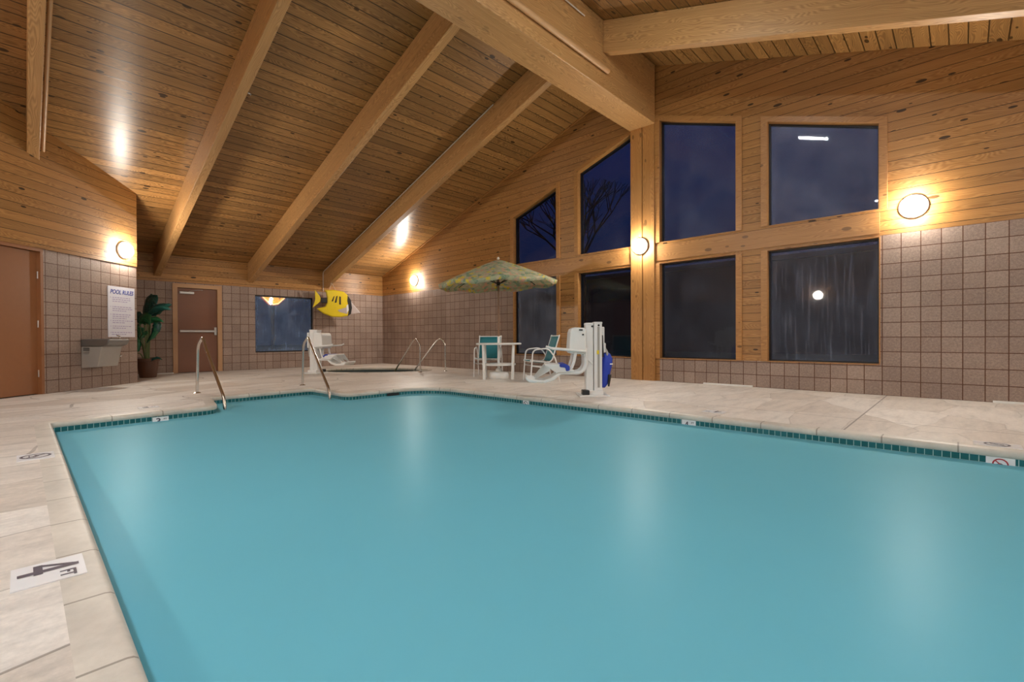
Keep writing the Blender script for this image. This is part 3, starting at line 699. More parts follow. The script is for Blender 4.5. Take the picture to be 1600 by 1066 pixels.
def depth_marker(name, org, ux, uy, wd, ht, kind_, lab, ink='markerink', group='white pool marker tiles'):
    """flat tile with origin at its centre; kind_ = text or 'nodive'"""
    g = empty(name, org, lab, 'marker', group); mt = frame_m((0, 0, 0), ux, uy)
    b = MB(); P = [(-wd / 2, -ht / 2), (wd / 2, -ht / 2), (wd / 2, ht / 2), (-wd / 2, ht / 2)]
    b.prism(P, lambda u, v, d: mt @ Vector((u, v, d)), -.004, .003); b.build('tile', M['marker'], g)
    up = mt.to_3x3() @ Vector((0, 0, 1))
    if kind_ == 'nodive':
        r = min(wd, ht) * .43; k_ = MB(); ring_mesh(k_, mt, r * .80, r, .0045); stroke(k_, mt, (-r * .62, r * .62), (r * .62, -r * .62), r * .16, .0046); k_.build('prohibition_ring', M[ink], g, fixn=False)
        k2 = MB(); stroke(k2, mt, (-r * .5, -r * .05), (r * .05, r * .15), r * .16, .004); stroke(k2, mt, (r * .05, r * .15), (r * .5, -r * .2), r * .14, .004); stroke(k2, mt, (-.55 * r, -.4 * r), (.5 * r, -.4 * r), r * .07, .004)
        k2.build('diver_symbol', M['markerink'], g, fixn=False)
    else:
        num, sz, sx_ = kind_
        m2 = mt.copy(); m2.translation = mt.to_3x3() @ Vector((-wd * .14, 0, .0042)); 
        if num == '4':
            q = MB(); a = sz * .74
            for p0, p1, w_ in (((.13, -.5), (.13, .5), .17), ((-.40, -.17), (.34, -.17), .15), ((.10, .46), (-.34, -.15), .11)):
                stroke(q, m2, (p0[0] * a * .8, p0[1] * a), (p1[0] * a * .8, p1[1] * a), w_ * a, 0.0 + .0002 * w_)
            q.build('numeral', M[ink], g, fixn=False)
        else: text_mesh('numeral', num, sz, M[ink], g, m2, off=sz * .022, ext=.0004, scalex=sx_)
        m3 = mt.copy(); m3.translation = mt.to_3x3() @ Vector((wd * .28, ht * .24, .0042)); text_mesh('unit_letters', 'FT', sz * .27, M[ink], g, m3, off=sz * .006, ext=.0004, scalex=sx_)
    return g
X, Y, Z = (1, 0, 0), (0, 1, 0), (0, 0, 1)
depth_marker('depth_marker', (11.545, -8.268, .001), X, Y, .215, .19, ('4', .215, 1.0), 'white deck tile reading 4 FT on the near left pool edge')
depth_marker('depth_marker', (9.13, -8.262, .001), X, Y, .25, .19, 'nodive', 'white deck tile with dark no-diving ring, beyond the 4 FT deck tile')
depth_marker('depth_marker', (6.70, -7.25, .001), (0, 1, 0), (-1, 0, 0), .20, .16, ('3', .15, 1), 'small white deck tile on the far left pool rim, above the waterline 3 FT tile')
depth_marker('depth_marker', (11.93, -3.03, .001), (-1, 0, 0), (0, -1, 0), .22, .16, ('4', .16, 1), 'white deck tile on the right pool rim, right of the near pool lift')
depth_marker('depth_marker', (14.10, -3.22, .001), (-1, 0, 0), (0, -1, 0), .26, .17, 'nodive', 'white deck tile with worn ring at the right picture edge')
depth_marker('depth_marker', (7.24, -7.22, -.109), (0, 1, 0), Z, .15, .10, ('3', .095, 1.1), 'white waterline tile reading 3 FT in the far left pool wall')
depth_marker('depth_marker', (7.165, -4.33, -.109), (0, 1, 0), Z, .15, .10, ('3', .095, 1.1), 'white waterline tile reading 3 FT at the far end, right of the entry steps')
depth_marker('depth_marker', (11.80, -3.405, -.109), X, Z, .15, .10, ('4', .095, 1.1), 'white waterline tile reading 4 FT in the right pool wall')
depth_marker('depth_marker', (9.46, -3.405, -.109), X, Z, .11, .10, 'nodive', 'white waterline tile with a grey no-diving ring below the near pool lift')
depth_marker('depth_marker', (14.11, -3.405, -.109), X, Z, .15, .10, 'nodive', 'white waterline tile with a red no-diving ring at the right picture edge', ink='red')



# ------------------------------------------------------------------ handrails
def rail(loc, rz, pts, r, lab, grp, name='pool_handrail'):
    g = empty(name, loc, lab, 'handrail', grp, rz)
    mb = MB(); mb.tube(bend(pts, .13, 8), r, 14); mb.build('rail_tube', M['steel'], g, smooth=True)
    f = MB(); f.lathe([(0, .0), (.052, .0), (.052, .006), (.035, .016), (.026, .02), (0, .02)], 24, (0, 0, 0)); f.build('escutcheon', M['steel'], g, smooth=True)
    return g
pr = [(0, 0, -.05), (.02, 0, .87), (.14, 0, .94), (1.36, 0, .06), (1.42, 0, -.02), (1.43, 0, -.6)]
pr = [(0, 0, 0), (.07, 0, .74), (.36, 0, .87), (.47, 0, .74), (1.37, 0, .06), (1.42, 0, -.05), (1.43, 0, -.40)]
rail((5.38, -6.45, 0), 0.0, pr, .021, 'steel handrail into the pool at the left side of the entry steps', 'pool entry handrails')
rail((5.42, -4.86, 0), math.atan2(-.17, 1.46), pr, .021, 'steel handrail into the pool at the right side of the entry steps', 'pool entry handrails')
tr_ = [(0, 0, 0), (.01, 0, .70), (.14, 0, .84), (.26, 0, .73), (.86, 0, -.02), (.90, 0, -.30)]
dirt = math.atan2(-.34, -.72)
rail((4.40, -1.62, 0), math.atan2(-.20, -.85), tr_, .018, 'steel handrail of the hot tub nearer the pool, left of the pair', 'hot tub handrails', 'spa_handrail')
rail((4.53, -.95, 0), math.atan2(-.40, -.62), tr_, .018, 'steel handrail of the hot tub nearer the long wall, right of the pair', 'hot tub handrails', 'spa_handrail')

# ------------------------------------------------------------------ pool lift (local: +x = picture right, -y = towards the viewer)
def pool_lift():
    g = empty('pool_lift', (0, 0, 0))
    b = MB(); b.box((-.01, .02, .012), (.42, .44, .024)); b.box((-.0, .0, .05), (.24, .26, .06)); b.build('base_plate', M['whitemetal'], g, bev=.008)
    b = MB(); b.box((-.13, -.10, .055), (.10, .14, .07)); b.build('caster_block', M['black'], g, bev=.01)
    b = MB(); b.box((-.065, .0, .54), (.105, .17, .98)); b.box((-.065, -.0, 1.02), (.115, .18, .035)); b.build('mast_left', M['whitemetal'], g, bev=.014, seg=3)
    b = MB(); b.box((.055, -.01, .55), (.115, .15, 1.0)); b.box((.055, -.01, 1.035), (.125, .16, .03)); b.build('mast_right', M['whitemetal'], g, bev=.014, seg=3)
    b = MB(); b.box((.06, -.088, .55), (.03, .006, .86)); b.build('mast_groove', M['greypanel'], g)
    b = MB(); b.box((.05, -.095, .62), (.03, .008, .055)); b.build('warning_label', M['fishyellow'], g)
    for px, pz in ((-.03, .985), (.06, 1.0)):
        b = MB(); b.lathe([(0, 0), (.014, 0), (.014, .01), (0, .012)], 12, (px, -.098 if px > 0 else -.092, pz), (0, -1, 0)); b.build('bolt', M['black'], g)
    for s_ in (-1, 1):
        b = MB(); b.tube([(.115 * s_, -.06, .03), (.08 * s_, -.06, .22)], .014, 8); b.build('brace', M['whitemetal'], g)
    # seat: moulded back shell
    S = empty('seat_back_anchor', (0, 0, 0)) if False else None
    prof = [(-.365, .63), (-.345, .90), (-.325, .955), (-.28, .972), (-.15, .965), (-.125, .95), (-.12, .62), (-.15, .595), (-.34, .60)]
    b = MB(); b.prism(prof, lambda u, v, d: (u, d, v), -.16, .22); sb = b.build('seat_back', M['white'], g, bev=.03, seg=4)
    b = MB(); b.box((-.20, -.165, .935), (.05, .012, .02)); b.build('grip_slot', M['black'], sb)
    b = MB(); b.box((-.17, -.165, .87), (.022, .012, .022)); b.build('knob', M['black'], sb)
    for y_ in (-.19, .24):
        b = MB(); b.tube(bend([(-.13, y_, .635), (-.36, y_, .655), (-.60, y_, .675)], .05), .019, 10); ar = b.build('armrest', M['white'], g, smooth=True)
        b = MB(); b.tube([(-.60, y_, .675), (-.66, y_, .70)], .016, 8); b.build('armrest_tip', M['whitemetal'], ar)
        b = MB(); b.tube(bend([(-.27, y_ * .75, .62), (-.30, y_ * .75, .47), (-.34, y_ * .75, .38), (-.55, y_ * .75, .37)], .06), .022, 10); b.build('seat_tube', M['whitemetal'], g, smooth=True)
        b = MB(); b.tube(bend([(-.13, y_ * .62, .68), (-.12, y_ * .62, .42), (-.20, y_ * .62, .33), (-.55, y_ * .62, .335)], .10), .026, 12); b.build('support_arm', M['whitemetal'], g, smooth=True)
    b = MB(); b.tube([(-.20, -.1, .61), (-.02, -.09, .45)], .012, 8); b.build('link_rod', M['whitemetal'], g)
    b = MB(); b.prism([(-.70, .44), (-.69, .465), (-.45, .455), (-.36, .40), (-.30, .38), (-.30, .35), (-.55, .335), (-.60, .37)], lambda u, v, d: (u, d, v), -.17, .20); b.build('seat_pan', M['white'], g, bev=.02, seg=3)
    for y_ in (-.15, .03, .18):
        b = MB(); b.prism([(-.68, .43), (-.60, .42), (-.85, .27), (-.97, .285), (-.98, .255), (-.93, .22), (-.70, .20), (-.60, .235), (-.45, .345), (-.50, .36), (-.63, .27), (-.74, .255), (-.80, .275), (-.60, .40)][:6] + [(-.86, .235), (-.82, .265), (-.62, .37)], lambda u, v, d: (u, d, v), y_ - .012, y_ + .012); b.build('leg_rest_strut', M['white'], g, bev=.008)
    b = MB(); b.prism([(-.98, .29), (-.955, .295), (-.93, .255), (-.72, .235), (-.62, .27), (-.52, .335), (-.48, .32), (-.58, .235), (-.70, .195), (-.92, .205), (-.97, .245)], lambda u, v, d: (u, d, v), -.20, .22); b.build('foot_rest', M['white'], g, bev=.012)
    b = MB(); b.prism([(-.50, .46), (-.42, .465), (-.36, .43), (-.36, .37), (-.41, .36), (-.42, .41), (-.50, .42)], lambda u, v, d: (u, d, v), -.195, .20); b.build('seat_belt', M['bluebelt'], g, bev=.012)
    b = MB(); b.box((.135, .03, .82), (.045, .12, .32)); b.box((.155, .02, .68), (.04, .1, .14)); b.build('control_box', M['whitemetal'], g, bev=.012)
    b = MB(); b.tube([(.12, -.04, .86), (.13, -.05, .55)], .012, 8); b.build('actuator', M['black'], g)
    b = MB(); b.tube(bend([(.14, .0, .70), (.20, -.02, .62), (.19, -.02, .52), (.155, 0, .40)], .06), .017, 10); b.build('handle_grip', M['greypanel'], g, smooth=True)
    return g
L1 = pool_lift(); ANG = math.atan2(CR.y, CR.x)
L1.location = (10.09, -2.66, 0); L1.rotation_euler = (0, 0, ANG)
tag(L1, 'white pool lift with blue cover on the right deck, its seat facing left', 'pool lift', 'white pool lifts')
L2 = copy_tree(L1); L2.location = (2.60, -3.40, 0); L2.rotation_euler = (0, 0, ANG + PI - .25)
tag(L2, 'white pool lift by the far window, seat facing right over the hot tub', 'pool lift', 'white pool lifts')
# blue fabric cover hangs on the near one only
c = MB(); cpnts = [(.14, .0, .12, .03), (.15, .02, .16, .055), (.165, .02, .24, .068), (.175, .02, .34, .074), (.195, .02, .44, .078), (.205, .02, .52, .074), (.19, .02, .57, .06), (.16, .01, .60, .03)]
c.tube([(a, b, d) for a, b, d, r in cpnts], .07, 18, rr=[r for *_, r in cpnts]); cv = c.build('control_cover', M['blue'], L1, smooth=True)
c = MB(); c.box((.235, -.035, .45), (.07, .03, .016)); c.build('cover_stripe', M['white'], cv)
c = MB(); c.tube([(.225, -.03, .30), (.215, -.02, .13)], .03, 10, rr=[.03, .012]); c.build('cover_tip', M['black'], cv, smooth=True)

# ------------------------------------------------------------------ table, parasol
T = Vector((7.05, -1.56, 0))
g = empty('patio_table', T, 'round white patio table beneath the flowered parasol', 'table', rz=ANG)
mb = MB(); mb.lathe([(0, .70), (.43, .70), (.455, .69), (.465, .70), (.465, .715), (.45, .725), (0, .725)], 40); mb.build('table_top', M['white'], g, smooth=True)
for sx_ in (-1, 1):
    for sy_ in (-1, 1):
        mb = MB(); mb.tube([(.28 * sx_, .26 * sy_, 0), (.30 * sx_, .27 * sy_, .70)], .03, 12, rr=[.033, .027]); mb.build('leg', M['white'], g, smooth=True)
mb = MB(); mb.lathe([(.0, .27), (.33, .27), (.345, .28), (.345, .30), (.33, .305), (0, .305)], 32); mb.build('lower_shelf', M['white'], g, smooth=True)
U_ = T + Vector((-.0, -.0, 0))
g = empty('patio_umbrella', U_, 'market parasol with flowered green, yellow and pink canopy over the white table', 'umbrella', rz=ANG)
mb = MB(); mb.lathe([(0, .0), (.19, .0), (.205, .02), (.205, .09), (.18, .13), (.07, .15), (.055, .20), (.03, .21), (0, .21)], 32); mb.build('umbrella_base', M['white'], g, smooth=True)
mb = MB(); mb.tube([(0, 0, .8), (0, 0, 2.38)], .019, 12); mb.build('pole', M['bronze'], g, smooth=True)
mb = MB(); mb.tube([(0, 0, .2), (0, 0, .86)], .026, 12); mb.build('base_tube', M['whitemetal'], g, smooth=True)
mb = MB(); NR = 8; R0 = 1.22; ZT = 2.43; rings = []; SEG = 6; SUBA = 4
def cz(t, ph, i):   # height along a rib, sagging between ribs
    sag = .055 * t * (1 - math.cos(2 * PI * ph)) / 2
    tilt = .05 * t * math.cos(2 * PI * i / NR - .3)
    return ZT - .46 * t ** 1.12 - sag + tilt
n_ = NR * SUBA
for k_ in range(SEG + 2):
    t = min(k_ / SEG, 1); ring = []
    for a in range(n_):
        ph = (a % SUBA) / SUBA; i = a / SUBA; an = 2 * PI * (a + .3) / n_; rr = R0 * t * (1 - .045 * (1 - math.cos(2 * PI * ph)) / 2); z = cz(t, ph, i)
        if k_ == SEG + 1: z -= .075; rr *= .985
        ring.append((Vector((rr * math.cos(an), rr * math.sin(an), z)), (1.6 * t * math.cos(an), 1.6 * t * math.sin(an)) if k_ <= SEG else (1.7 * math.cos(an), 1.7 * math.sin(an))))
    rings.append(ring)
for k_ in range(1, SEG + 2):
    for a in range(n_):
        b = (a + 1) % n_; q = [rings[k_ - 1][a], rings[k_ - 1][b], rings[k_][b], rings[k_][a]]
        if k_ == 1: q = [q[0], q[2], q[3]]
        mb.poly([x[0] for x in q], [x[1] for x in q])
cn = mb.build('canopy', M['floral'], g, smooth=True)
md = cn.modifiers.new('thick', 'SOLIDIFY'); md.thickness = .004
for i in range(NR):
    an = 2 * PI * (i * SUBA + .3) / n_; rb = MB(); rb.tube([(R0 * t * math.cos(an), R0 * t * math.sin(an), cz(t, 0, i) - .014) for t in (.03, .35, .7, .98)], .007, 6); r_ = rb.build('rib', M['bark'], g)
    s_ = MB(); s_.tube([(.02 * math.cos(an), .02 * math.sin(an), 1.93), (R0 * .5 * math.cos(an), R0 * .5 * math.sin(an), cz(.5, 0, i) - .02)], .006, 6); s_.build('strut', M['bark'], r_)
mb = MB(); mb.lathe([(0, 1.90), (.035, 1.90), (.035, 1.97), (0, 1.97)], 12); mb.build('hub', M['bark'], g)
mb = MB(); mb.lathe([(0, 2.42), (.022, 2.43), (.028, 2.455), (.015, 2.48), (0, 2.485)], 12); mb.build('finial', M['conduit'], g, smooth=True)

# ------------------------------------------------------------------ sling chairs (local: faces +x)
def chair():
    g = empty('patio_chair', (0, 0, 0))
    for s_ in (-1, 1):
        y = .27 * s_
        f = MB(); f.tube(bend([(.25, y, 0), (.20, y, .60), (-.10, y, .63), (-.24, y, .44), (-.32, y, .0)], .09, 7), .0135, 10); f.build('side_frame', M['whitemetal'], g, smooth=True)
        f = MB(); f.tube(bend([(.25, y * .90, .40), (-.17, y * .90, .36), (-.33, y * .90, .88)], .10, 7), .0125, 10); f.build('sling_rail', M['whitemetal'], g, smooth=True)
        f = MB(); f.tube([(.228, y, .30), (-.26, y, .24)], .010, 8); f.build('side_brace', M['whitemetal'], g, smooth=True)
    for p in ((.24, .38), (-.32, .86), (-.17, .34), (-.265, .25)):
        f = MB(); f.tube([(p[0], -.26, p[1]), (p[0], .26, p[1])], .0115, 10); f.build('crossbar', M['whitemetal'], g, smooth=True)
    def sling(name, P):
        mb = MB(); n = len(P)
        for d in (0,):
            for i in range(n - 1):
                (x0, z0, s0), (x1, z1, s1) = P[i], P[i + 1]
                for (y0, k0), (y1, k1) in (((-.24, 0), (-.12, .7)), ((-.12, .7), (0, 1)), ((0, 1), (.12, .7)), ((.12, .7), (.24, 0))):
                    mb.poly([(x0, y0, z0 - s0 * k0), (x0, y1, z0 - s0 * k1), (x1, y1, z1 - s1 * k1), (x1, y0, z1 - s1 * k0)])
        o = mb.build(name, M['teal'], g, smooth=True); m_ = o.modifiers.new('thick', 'SOLIDIFY'); m_.thickness = .006; return o
    sling('seat_sling', [(.25, .402, .01), (.1, .39, .03), (-.05, .375, .03), (-.14, .37, .015)])
    sling('backrest_sling', [(-.165, .385, .005), (-.20, .46, .01), (-.25, .62, .01), (-.30, .78, .01), (-.325, .865, .0)])
    return g
c1 = chair(); c1.location = (6.42, -1.26, 0); c1.rotation_euler = (0, 0, math.atan2(-.80, .62)); tag(c1, 'teal sling patio chair left of the white table, facing the viewer', 'chair', 'teal patio chairs')
c2 = copy_tree(c1); c2.location = (8.02, -1.42, 0); c2.rotation_euler = (0, 0, ANG + PI + .22); tag(c2, 'teal sling patio chair right of the white table, seen from its side', 'chair', 'teal patio chairs')

# ------------------------------------------------------------------ fish
def px2(x, y): return ((x - 335) / 5.924 / 46.9, -(y - 205) / 5.924 / 46.9)
FS = empty('hanging_fish', (.42, -1.76, 1.88), 'yellow and black butterfly fish ornament hanging above the far pool lift', 'ornament', rz=PI / 2 - .25)
def fish(name, pts, mat, t, parent=FS, y=0, bev=.012):
    mb = MB(); P = [px2(*p) for p in pts]; mb.prism(P, lambda u, v, d: (u, d + y, v), -t, t); return mb.build(name, mat, parent, bev=bev)
# local +x is picture right: rotate so that x -> +y
body = fish('body', [(245, 120), (232, 100), (300, 95), (380, 106), (415, 135), (436, 175), (444, 230), (436, 285), (415, 308), (360, 318), (290, 318), (225, 293), (168, 252), (235, 236), (250, 205), (252, 160)], M['fishyellow'], .055, bev=.03)
fish('tail_fin', [(158, 100), (195, 150), (208, 185), (188, 205), (140, 248), (160, 180)], M['fishyellow'], .02)
fish('tail_joint', [(205, 165), (252, 160), (252, 205), (208, 205), (200, 186)], M['fishblack'], .035)
fish('face_band', [(412, 135), (440, 175), (447, 240), (438, 290), (412, 310), (420, 250), (408, 180)], M['fishblack'], .060, bev=.01)
fish('snout', [(440, 185), (520, 280), (440, 292)], M['fishpale'], .025)
for q in ([(283, 192), (300, 150), (308, 146), (296, 190)], [(308, 202), (322, 148), (332, 142), (322, 200)], [(344, 214), (346, 146), (357, 150), (358, 216)]):
    fish('stripe', q, M['fishblack'], .004, body, -.056, .001)
fish('belly_patch', [(330, 262), (412, 232), (410, 292), (350, 278)], M['fishpale'], .004, body, -.056, .001)
fish('cheek_patch', [(402, 222), (416, 210), (420, 260), (404, 285)], M['marker'], .004, body, -.060, .001)
mb = MB(); mb.tube([(-.17, .0, .62), (-.26, 0, .27)], .004, 6); mb.tube([(-.17, 0, .62), (0, 0, .285)], .004, 6); mb.build('hanging_cord', M['conduit'], FS)

# ------------------------------------------------------------------ pool rules poster
s0, s1, pz0, pz1 = .07, .68, .88, 1.805
PO = empty('pool_rules_sign', fD((s0 + s1) / 2, 0, pz0), 'white pool rules poster with blue heading on the block wall above the drinking fountain', 'sign')
mb = MB(); panel(mb, fD, s0, s1, pz0, pz0, pz1, pz1, -.012, 0); mb.build('sign_board', M['poster'], PO, world=True)
pc = (s0 + s1) / 2
def pm(a, z, d=-.0135):
    o = Vector(fD(a, d, z)) - Vector(PO.location); return frame_m(o, (-q2, q2, 0), Z)
text_mesh('heading', 'POOL RULES', .108, M['ink'], PO, pm(pc, pz1 - .10), off=.0022, ext=.0006, shear=.25, scalex=.86)
mb = MB(); rr_ = random.Random(3)
blocks = [(.20, 3), (.37, 3), (.51, 3), (.625, 2), (.725, 2), (.84, 2)]
for z_, nl in blocks:
    for l in range(nl):
        u = .09 if z_ < .8 else .07; zz = pz1 - z_ - l * .036; end = .44 + rr_.random() * .12 - (l == nl - 1) * .12
        if l == 0: mt = pm(s1 - .045, zz); stroke(mb, mt, (0, 0), (.012, 0), .016, 0)
        while u < end:
            ww = .02 + rr_.random() * .045; mt = pm(s1 - u, zz); stroke(mb, mt, (0, 0), (ww, 0), .013, 0); u += ww + .014
mb.build('rule_lines', M['ink2'], PO, fixn=False)

# ------------------------------------------------------------------ drinking fountain on the diagonal wall
FO = empty('drinking_fountain', fD(.99, 0, .352), 'stainless steel drinking fountain mounted on the block wall beside the brown door', 'fountain')
f0, f1 = .80, 1.22
mb = MB()
prof = [(0, .36), (-.02, .355), (-.27, .375), (-.34, .70), (-.36, .715), (0, .715)]
def fpr(mb, prof, a0_, a1_): mb.prism(prof, lambda d, z, a: fD(a, d, z), a0_, a1_)
fpr(mb, prof, f0, f1); mb.build('cabinet', M['greypanel'], FO, world=True, bev=.012)
mb = MB(); fpr(mb, [(0, .715), (-.36, .715), (-.44, .745), (-.465, .80), (-.465, .845), (0, .845)], f0 - .012, f1 + .012); mb.build('basin', M['basin'], FO, world=True, bev=.018, seg=3)
mb = MB(); mb.lathe([(0, -.02), (.09, -.014), (.135, .0), (.14, .003), (.15, .003)], 24, Vector(fD(.99, -.30, .846))); mb.build('bowl', M['steel'], FO, world=True, smooth=True)
for q in range(4):
    mb = MB(); mb.box(Vector(fD(f1 + .004, -.09, .69 - .028 * q)), (.10, .004, .014), Matrix.Rotation(PI / 4, 3, 'Z')); mb.build('vent_louvre', M['black'] if q < 2 else M['brushed'], FO, world=True)
mb = MB(); mb.tube(bend([fD(.86, -.36, .84), fD(.86, -.36, .89), fD(.90, -.33, .91)], .02), .010, 8); mb.build('bubbler_spout', M['steel'], FO, world=True, smooth=True)
mb = MB(); mb.lathe([(.0, 0), (.03, 0), (.03, .01), (.018, .014), (.018, .04), (.0, .045)], 16, Vector(fD(f0 - .02, -.27, .55)), (-q2, q2, 0)); mb.build('push_button', M['steel'], FO, world=True, smooth=True)

# ------------------------------------------------------------------ potted plant
P0 = Vector((1.02, -6.40, 0)); PL = empty('potted_plant', P0, 'tall plant with dark broad leaves in a brown pot beside the far exit door', 'plant', rz=ANG)
mb = MB(); mb.lathe([(0, 0), (.145, 0), (.155, .02), (.195, .36), (.215, .365), (.22, .42), (.20, .42), (.19, .37), (0, .37)], 40); pt_ = mb.build('pot', M['pot'], PL, smooth=True)
mb = MB(); mb.lathe([(0, .40), (.10, .405), (.19, .385)], 20); mb.build('soil', M['soil'], PL, smooth=True)
def leaf(base, mid, tip, wd, mat, droop=0.05, stalk=True, name='leaf'):
    base, mid, tip = Vector(base), Vector(mid), Vector(tip)
    if stalk:
        s_ = MB(); b0 = Vector((base.x * .3, base.y * .3, .38)); s_.tube([b0, b0.lerp(base, .5) + Vector((0, 0, .06)), base], .011, 7, rr=[.014, .011, .007]); s_.build('stalk', M['stem'], PL, smooth=True)
    mb = MB(); N = 9; rows = []
    for i in range(N + 1):
        t = i / N; p = base * (1 - t) ** 2 + mid * 2 * t * (1 - t) + tip * t * t; q = t + .02
        tg = ((mid - base) * (1 - t) + (tip - mid) * t).normalized(); sd = tg.cross(Vector((0, -1, .25))).normalized(); nn = sd.cross(tg).normalized()
        ww = wd * (math.sin(PI * min(1, t ** .75)) ** .8 + .02) * (1 + .1 * math.sin(t * 23 + base.x * 9)); row = []
        for k_ in (-1, -.5, 0, .5, 1): row.append((p + sd * ww * k_ - nn * droop * k_ * k_ * (ww / max(wd, .01)) + nn * .012 * math.sin(t * 19 + k_ * 3), (k_, t)))
        rows.append(row)
    for i in range(N):
        for j in range(4):
            q = [rows[i][j], rows[i][j + 1], rows[i + 1][j + 1], rows[i + 1][j]]; mb.poly([a[0] for a in q], [a[1] for a in q])
    o = mb.build(name, mat, PL, smooth=True, fixn=False); m_ = o.modifiers.new('thick', 'SOLIDIFY'); m_.thickness = .003
def pu(x, y, d=0):   # plant-local point from picture offset (71.5 px per metre at the pot)
    return ((x - 226) / 71.5, d, (584 - y) / 71.5 - .0)
DK, GR = M['leafdark'], M['leafgreen']
leaf(pu(222, 496), pu(222, 458, .1), pu(234, 454, .0), .13, DK)
leaf(pu(224, 490, .05), pu(232, 448, 0), pu(246, 470, -.1), .15, DK)
leaf(pu(228, 486, -.05), pu(240, 466, -.05), pu(268, 479, -.1), .095, DK)
leaf(pu(226, 488, .1), pu(238, 470, .05), pu(262, 470, .05), .10, DK)
leaf(pu(224, 484, .1), pu(216, 470, .1), pu(218, 486, .15), .10, DK)
leaf(pu(226, 500, -.1), pu(236, 486, -.1), pu(260, 498, -.15), .07, GR)
leaf(pu(219, 500, -.1), pu(228, 482, -.15), pu(241, 502, -.2), .14, GR)
leaf(pu(238, 496, -.05), pu(250, 502, -.1), pu(230, 530, -.1), .10, DK, stalk=False)
leaf(pu(240, 492, -.05), pu(247, 510, -.1), pu(233, 528, -.12), .08, GR, stalk=False)
leaf(pu(216, 520, -.05), pu(214, 498, -.05), pu(220, 505, -.15), .09, GR)
leaf(pu(222, 522, -.1), pu(226, 508, -.1), pu(232, 516, -.1), .05, GR)
leaf(pu(212, 528, .05), pu(206, 500, .05), pu(204, 520, .05), .10, GR)
leaf(pu(234, 560, -.12), pu(246, 548, -.14), pu(257, 556, -.16), .03, DK, droop=.01)
leaf(pu(208, 500, .12), pu(200, 476, .1), pu(190, 496, .1), .12, DK)
leaf(pu(214, 545, -.1), pu(218, 528, -.1), pu(214, 520, -.1), .04, GR)

# ------------------------------------------------------------------ outside
mb = MB(); mb.poly([(-60, -60, -.12), (70, -60, -.12), (70, 70, -.12), (-60, 70, -.12)]); o = mb.build('ground', M['grass'], fixn=False); tag(o, kind='structure')
def shrub(loc, r, lab, n=260):
    g = empty('shrub', loc, lab, 'shrub', 'shrubs outside the long wall windows')
    mb = MB(); rd = random.Random(int(loc[0] * 10))
    for i in range(n):
        a = rd.random() * 2 * PI; e = math.acos(rd.random()); rr = r * (.75 + .3 * rd.random())
        p = Vector((math.cos(a) * math.sin(e) * rr, math.sin(a) * math.sin(e) * rr * .7, math.cos(e) * rr * .8 + .0)); R_ = Matrix.Rotation(rd.random() * 6, 3, 'Z') @ Matrix.Rotation(rd.random() * 3, 3, 'X')
        s_ = .05 + .03 * rd.random(); mb.poly([p + R_ @ Vector(q) * s_ for q in ((-1, 0, 0), (0, -.5, .1), (1, 0, 0), (0, .5, .1))])
    mb.build('foliage', M['shrub'], g, fixn=False)
    mb = MB(); mb.tube([(0, 0, -.0), (.02, 0, r * .5)], .02, 6); mb.build('stem', M['bark'], g)
shrub((8.55, .95, -.12), .62, 'low green shrub outside, seen through the second lower window from the left')
shrub((9.95, 1.1, -.12), .62, 'low green shrub outside, seen through the lower window right of the centre post')
def tree(loc, h, lab, seed):
    g = empty('bare_tree', loc, lab, 'tree', 'dark trees outside'); rd = random.Random(seed); mb = MB()
    def grow(p, d, L, r, lv):
        q = p + d * L; mb.tube([p, p.lerp(q, .5) + Vector((rd.uniform(-.1, .1), rd.uniform(-.1, .1), 0)) * L * .3, q], r, 5, rr=[r, r * .85, r * .65], caps=False)
        if lv == 0: return
        for i in range(3): grow(q, (d + Vector((rd.uniform(-.8, .8), rd.uniform(-.8, .8), rd.uniform(-.1, .5)))).normalized(), L * .72, r * .6, lv - 1)
    grow(Vector((0, 0, 0)), Vector((0, 0, 1)), h * .28, .14, 5)
    mb.build('branches', M['bark'], g)
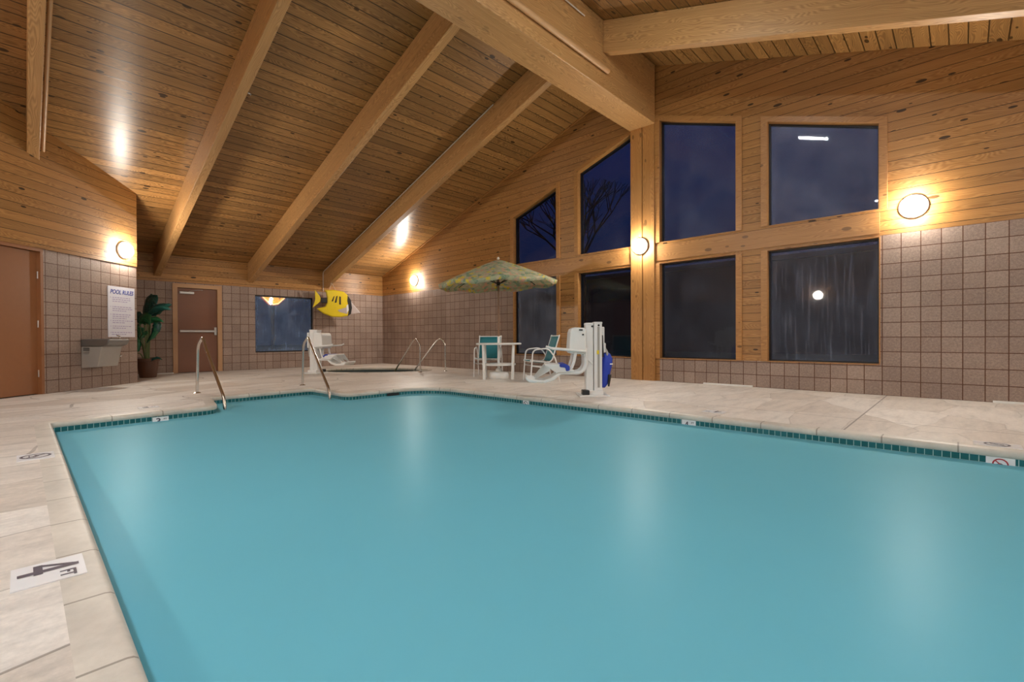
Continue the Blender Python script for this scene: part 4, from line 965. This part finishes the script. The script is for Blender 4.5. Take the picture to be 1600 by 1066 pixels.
tree((4.0, 6.0, -.12), 8, 'bare dark tree outside beyond the left upper windows', 4)
SG = empty('roadside_sign', (-6, -1.31, 2.69), 'lit yellow lozenge sign outside, seen at the top of the far window', 'sign')
def lz(s_, d): return [(-.50 * s_, 0), (-.42 * s_, .17 * s_), (0, .40 * s_ * 1.45), (.42 * s_, .17 * s_), (.50 * s_, 0), (.36 * s_, -.22 * s_), (.15 * s_, -.42 * s_), (0, -.455 * s_), (-.15 * s_, -.42 * s_), (-.36 * s_, -.22 * s_)]
for nm, s_, d, mt in (('sign_rim', 1.2, 0, 'signred'), ('sign_border', 1.12, .03, 'signpale'), ('sign_face', 1.0, .05, 'signyellow')):
    mb = MB(); mb.prism(lz(s_, 0), lambda u, v, dd: (dd, u, v), d - .05, d + .02); mb.build(nm, M[mt], SG)
text_mesh('sign_lettering', "Denny's", .30, M['signred'], SG, frame_m((.075, .0, -.10), Y, Z), off=.008, ext=.004)
mb = MB(); mb.tube([(0, 0, -2.8), (0, 0, -.4)], .03, 8); mb.build('sign_post', M['bark'], SG)
SLT = empty('glare_spot', (-5.0, -1.74, -.12), 'glowing ball added for the white glare in front of the yellow sign outside', 'glare spot')  # glowing ball on a post stands in for white glare in the window
mb = MB(); mb.tube([(0, 0, 0), (0, 0, 2.40)], .018, 8); mb.build('glare_post', M['bark'], SLT)
mb = MB(); mb.lathe([(0, -.06), (.04, -.045), (.06, 0), (.04, .045), (0, .06)], 16, (0, 0, 2.46)); mb.build('glare_ball', M['glare'], SLT, smooth=True)
mb = MB(); mb.box((-9.5, -3.0, .9), (1.0, 2.6, 2.0)); mb.box((-9.5, -3, 1.95), (1.1, 2.8, .12)); bd = mb.build('far_building', M['extwall']); tag(bd, 'dark low building outside beyond the far window', 'building')
mb = MB(); mb.box((6, 22, 2.4), (44, 3, 5.2)); mb.box((6, 22, 5.1), (44.6, 3.6, .25)); bd = mb.build('neighbour_building', M['extwall']); tag(bd, 'long dark building across the lawn beyond the tall windows', 'building')
